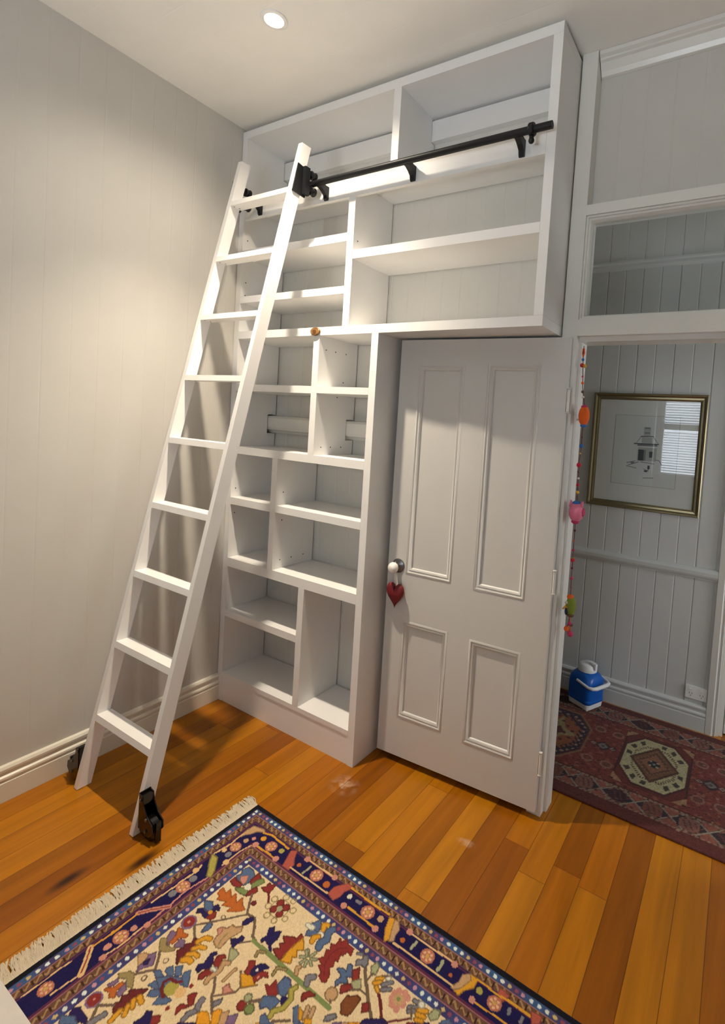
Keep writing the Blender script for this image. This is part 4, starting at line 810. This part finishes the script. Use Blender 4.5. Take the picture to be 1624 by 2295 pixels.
bm = loft(bmesh.new(), [(0.076, 0.073, 0.024, 0.006), (0.079, 0.076, 0.026, 0.030), (0.079, 0.076, 0.026, 0.0355)])
for sx in (-1, 1):
    for sy in (-1, 1): box(bm, sx * .052 - .016, sx * .052 + .016, sy * .050 - .016, sy * .050 + .016, 0.0, 0.0065)
link('base', bm, WPL, cj)
link('body', loft(bmesh.new(), [(0.080, 0.077, 0.028, 0.036), (0.083, 0.080, 0.030, 0.042), (0.084, 0.081, 0.030, 0.055), (0.0815, 0.0785, 0.030, 0.060), (0.0825, 0.0795, 0.030, 0.066), (0.0825, 0.0795, 0.032, 0.152), (0.079, 0.076, 0.036, 0.174), (0.068, 0.066, 0.044, 0.194), (0.055, 0.055, 0.050, 0.206), (0.048, 0.048, 0.047, 0.208)]), BLUE, cj, smooth=True)
lid = link('lid', lathe(bmesh.new(), [(0.053, 0.2085), (0.056, 0.211), (0.056, 0.230), (0.053, 0.234), (0.050, 0.246), (0.042, 0.254), (0.012, 0.257)], 36), WPL, cj, smooth=True)
bm = box(bmesh.new(), 0.018, 0.052, -0.013, 0.013, 0.2575, 0.270); box(bm, 0.050, 0.064, -0.009, 0.009, 0.232, 0.268)
link('spout', bm, WPL, lid, bevel=0.003)
hp = [(-0.004, -0.085, 0.166), (0.040, -0.089, 0.162), (0.085, -0.089, 0.156), (0.106, -0.074, 0.154), (0.113, -0.050, 0.153), (0.113, 0.050, 0.153), (0.106, 0.074, 0.154), (0.085, 0.089, 0.156), (0.040, 0.089, 0.162), (-0.004, 0.085, 0.166)]
link('handle', tube(bmesh.new(), hp, [.0075, .0075, .008, .010, .0115, .0115, .010, .008, .0075, .0075], 14), WPL, cj, smooth=True)

# ------------------------------------------------------------------ felt garland in the doorway
gy = 0.262
ga = tag(empty('hanging_garland', (1.885, gy, 2.035)), 'colourful hanging string of felt birds and beads in the doorway', 'garland')
def felt(n, c): return paint('felt_' + n, c, 0.9, 0.15, 120, 0.3)
FE = {'o': felt('orange', '#e8641e'), 'p': felt('pink', '#e07c98'), 'g': felt('green', '#7c8c2e'), 'r': felt('red', '#c02a3a'), 'b': felt('blue', '#3a6cb0'), 'm': felt('magenta', '#c03864'),
      'y': felt('yellow', '#d8a83a'), 'n': felt('navy', '#2c2c5c'), 'w': felt('white', '#d8d0c0'), 'd': felt('maroon', '#6c2030'), 't': felt('brown', '#6e4c34')}
def gp(x, z, dy=0.0): return (2.489 + (x - 2.489) * 0.9693 - 1.885, dy, 1.653 + (z - 1.653) * 0.9693 - 2.035)
path = [(1.868, 2.030), (1.868, 1.975), (1.870, 1.94), (1.876, 1.85), (1.889, 1.78), (1.889, 1.69), (1.890, 1.60), (1.886, 1.52), (1.889, 1.40), (1.889, 1.30), (1.890, 1.20), (1.891, 1.10), (1.892, 1.00), (1.894, 0.95), (1.896, 0.86)]
link('cord', tube(bmesh.new(), [gp(*p) for p in path], 0.0016, 8), FE['d'], ga)
link('hanging_loop', tube(bmesh.new(), [gp(1.868, 1.985), gp(1.864, 2.0), gp(1.866, 2.02), gp(1.870, 2.02), gp(1.872, 2.0), gp(1.868, 1.985)], 0.0025, 8), FE['o'], ga)
for x, z, r, c in ((1.868, 1.972, .006, 'b'), (1.866, 1.948, .009, 'r'), (1.878, 1.945, .008, 'y'), (1.864, 1.715, .005, 'w'), (1.872, 1.90, .0045, 'm'), (1.874, 1.872, .006, 'o'), (1.877, 1.835, .006, 't'), (1.881, 1.812, .005, 'w'),
                   (1.890, 1.640, .004, 't'), (1.890, 1.603, .009, 'b'), (1.888, 1.57, .004, 'y'), (1.886, 1.520, .0105, 'r'), (1.887, 1.49, .005, 't'), (1.888, 1.462, .005, 'w'), (1.888, 1.434, .007, 'r'), (1.889, 1.402, .007, 'y'), (1.889, 1.384, .004, 't'),
                   (1.890, 1.235, .005, 'd'), (1.890, 1.19, .004, 'o'), (1.890, 1.15, .006, 'm'), (1.891, 1.107, .010, 'r'), (1.890, 1.113, .007, 'g'), (1.891, 1.07, .005, 'd'), (1.892, 1.027, .007, 'm'), (1.893, .985, .004, 't')):
    link('bead', ball(bmesh.new(), gp(x, z), r, n=12), FE[c], ga)
a = link('orange_lantern', ball(bmesh.new(), gp(1.891, 1.733), 0.0225, 0.022, 0.043, 24), FE['o'], ga); a['label'] = 'orange felt egg shape'
link('cap', ball(bmesh.new(), gp(1.890, 1.770), 0.014, 0.014, 0.009), FE['m'], a); link('base', ball(bmesh.new(), gp(1.892, 1.690), 0.014, 0.014, 0.008), FE['b'], a); link('tail', ball(bmesh.new(), gp(1.888, 1.714, 0.020), 0.007, 0.014, 0.012), FE['t'], a)
a = link('pink_bird', ball(bmesh.new(), gp(1.890, 1.316), 0.031, 0.029, 0.042, 24), FE['p'], ga); a['label'] = 'pink felt bird'
bm = bmesh.new(); tube(bm, [gp(1.868, 1.338), gp(1.863, 1.366)], [.012, .002], 10); tube(bm, [gp(1.908, 1.340), gp(1.916, 1.366)], [.012, .002], 10); link('ear', bm, FE['p'], a)
link('cap', ball(bmesh.new(), gp(1.889, 1.355), 0.017, 0.017, 0.010), FE['b'], a); link('wing', ball(bmesh.new(), gp(1.920, 1.318), 0.007, 0.014, 0.018), FE['m'], a); link('base', ball(bmesh.new(), gp(1.889, 1.274), 0.017, 0.017, 0.010), FE['m'], a)
a = link('green_bird', ball(bmesh.new(), gp(1.899, 0.906), 0.021, 0.020, 0.045, 24), FE['g'], ga); a['label'] = 'green felt bird'
link('cap', ball(bmesh.new(), gp(1.894, 0.944), 0.015, 0.015, 0.011), FE['o'], a); link('base', ball(bmesh.new(), gp(1.900, 0.866), 0.015, 0.015, 0.010), FE['t'], a)
link('wing', ball(bmesh.new(), gp(1.884, 0.884, -.012), 0.007, 0.010, 0.018), FE['n'], a); link('beak', tube(bmesh.new(), [gp(1.886, 0.905, -.012), gp(1.866, 0.888, -.012)], [.009, .002], 8), FE['y'], a); link('eye', ball(bmesh.new(), gp(1.882, 0.920, -.014), 0.007), FE['w'], a)
link('strand', tube(bmesh.new(), [gp(1.897, 0.857), gp(1.894, .83), gp(1.889, .810)], 0.0018, 8), FE['d'], ga); link('strand', tube(bmesh.new(), [gp(1.897, 0.857), gp(1.902, .83), gp(1.904, .79)], 0.0018, 8), FE['o'], ga)
for x, z, r, c in ((1.900, .826, .009, 'm'), (1.907, .823, .007, 't'), (1.888, .802, .012, 'o'), (1.905, .783, .0125, 'm')): link('bead', ball(bmesh.new(), gp(x, z), r, n=14), FE[c], ga)

# ------------------------------------------------------------------ bed corner at the lower left
bd = tag(empty('bed', (0.85, -2.35, 0)), 'corner of a bed with a pale linen cover at the lower left of the foreground', 'bed')
LIN = paint('pale_linen', '#cfc6bb', 0.85, 0.06, 40, 0.25)
bm = B(-0.62, 1.42, -0.84, 0.86, 0.06, 0.26)
link('bed_base', bm, LIN, bd, bevel=0.01)
for sx in (-0.55, 1.35):
    for sy in (-0.77, 0.80): link('leg', B(sx - .025, sx + .025, sy - .025, sy + .025, 0.0105 if sy > 0 else 0.0006, 0.0595), WHITE, bd)
link('bedspread', B(-0.66, 1.45, -0.86, 0.890, 0.262, 0.50), LIN, bd, bevel=0.035, seg=4, smooth=True)
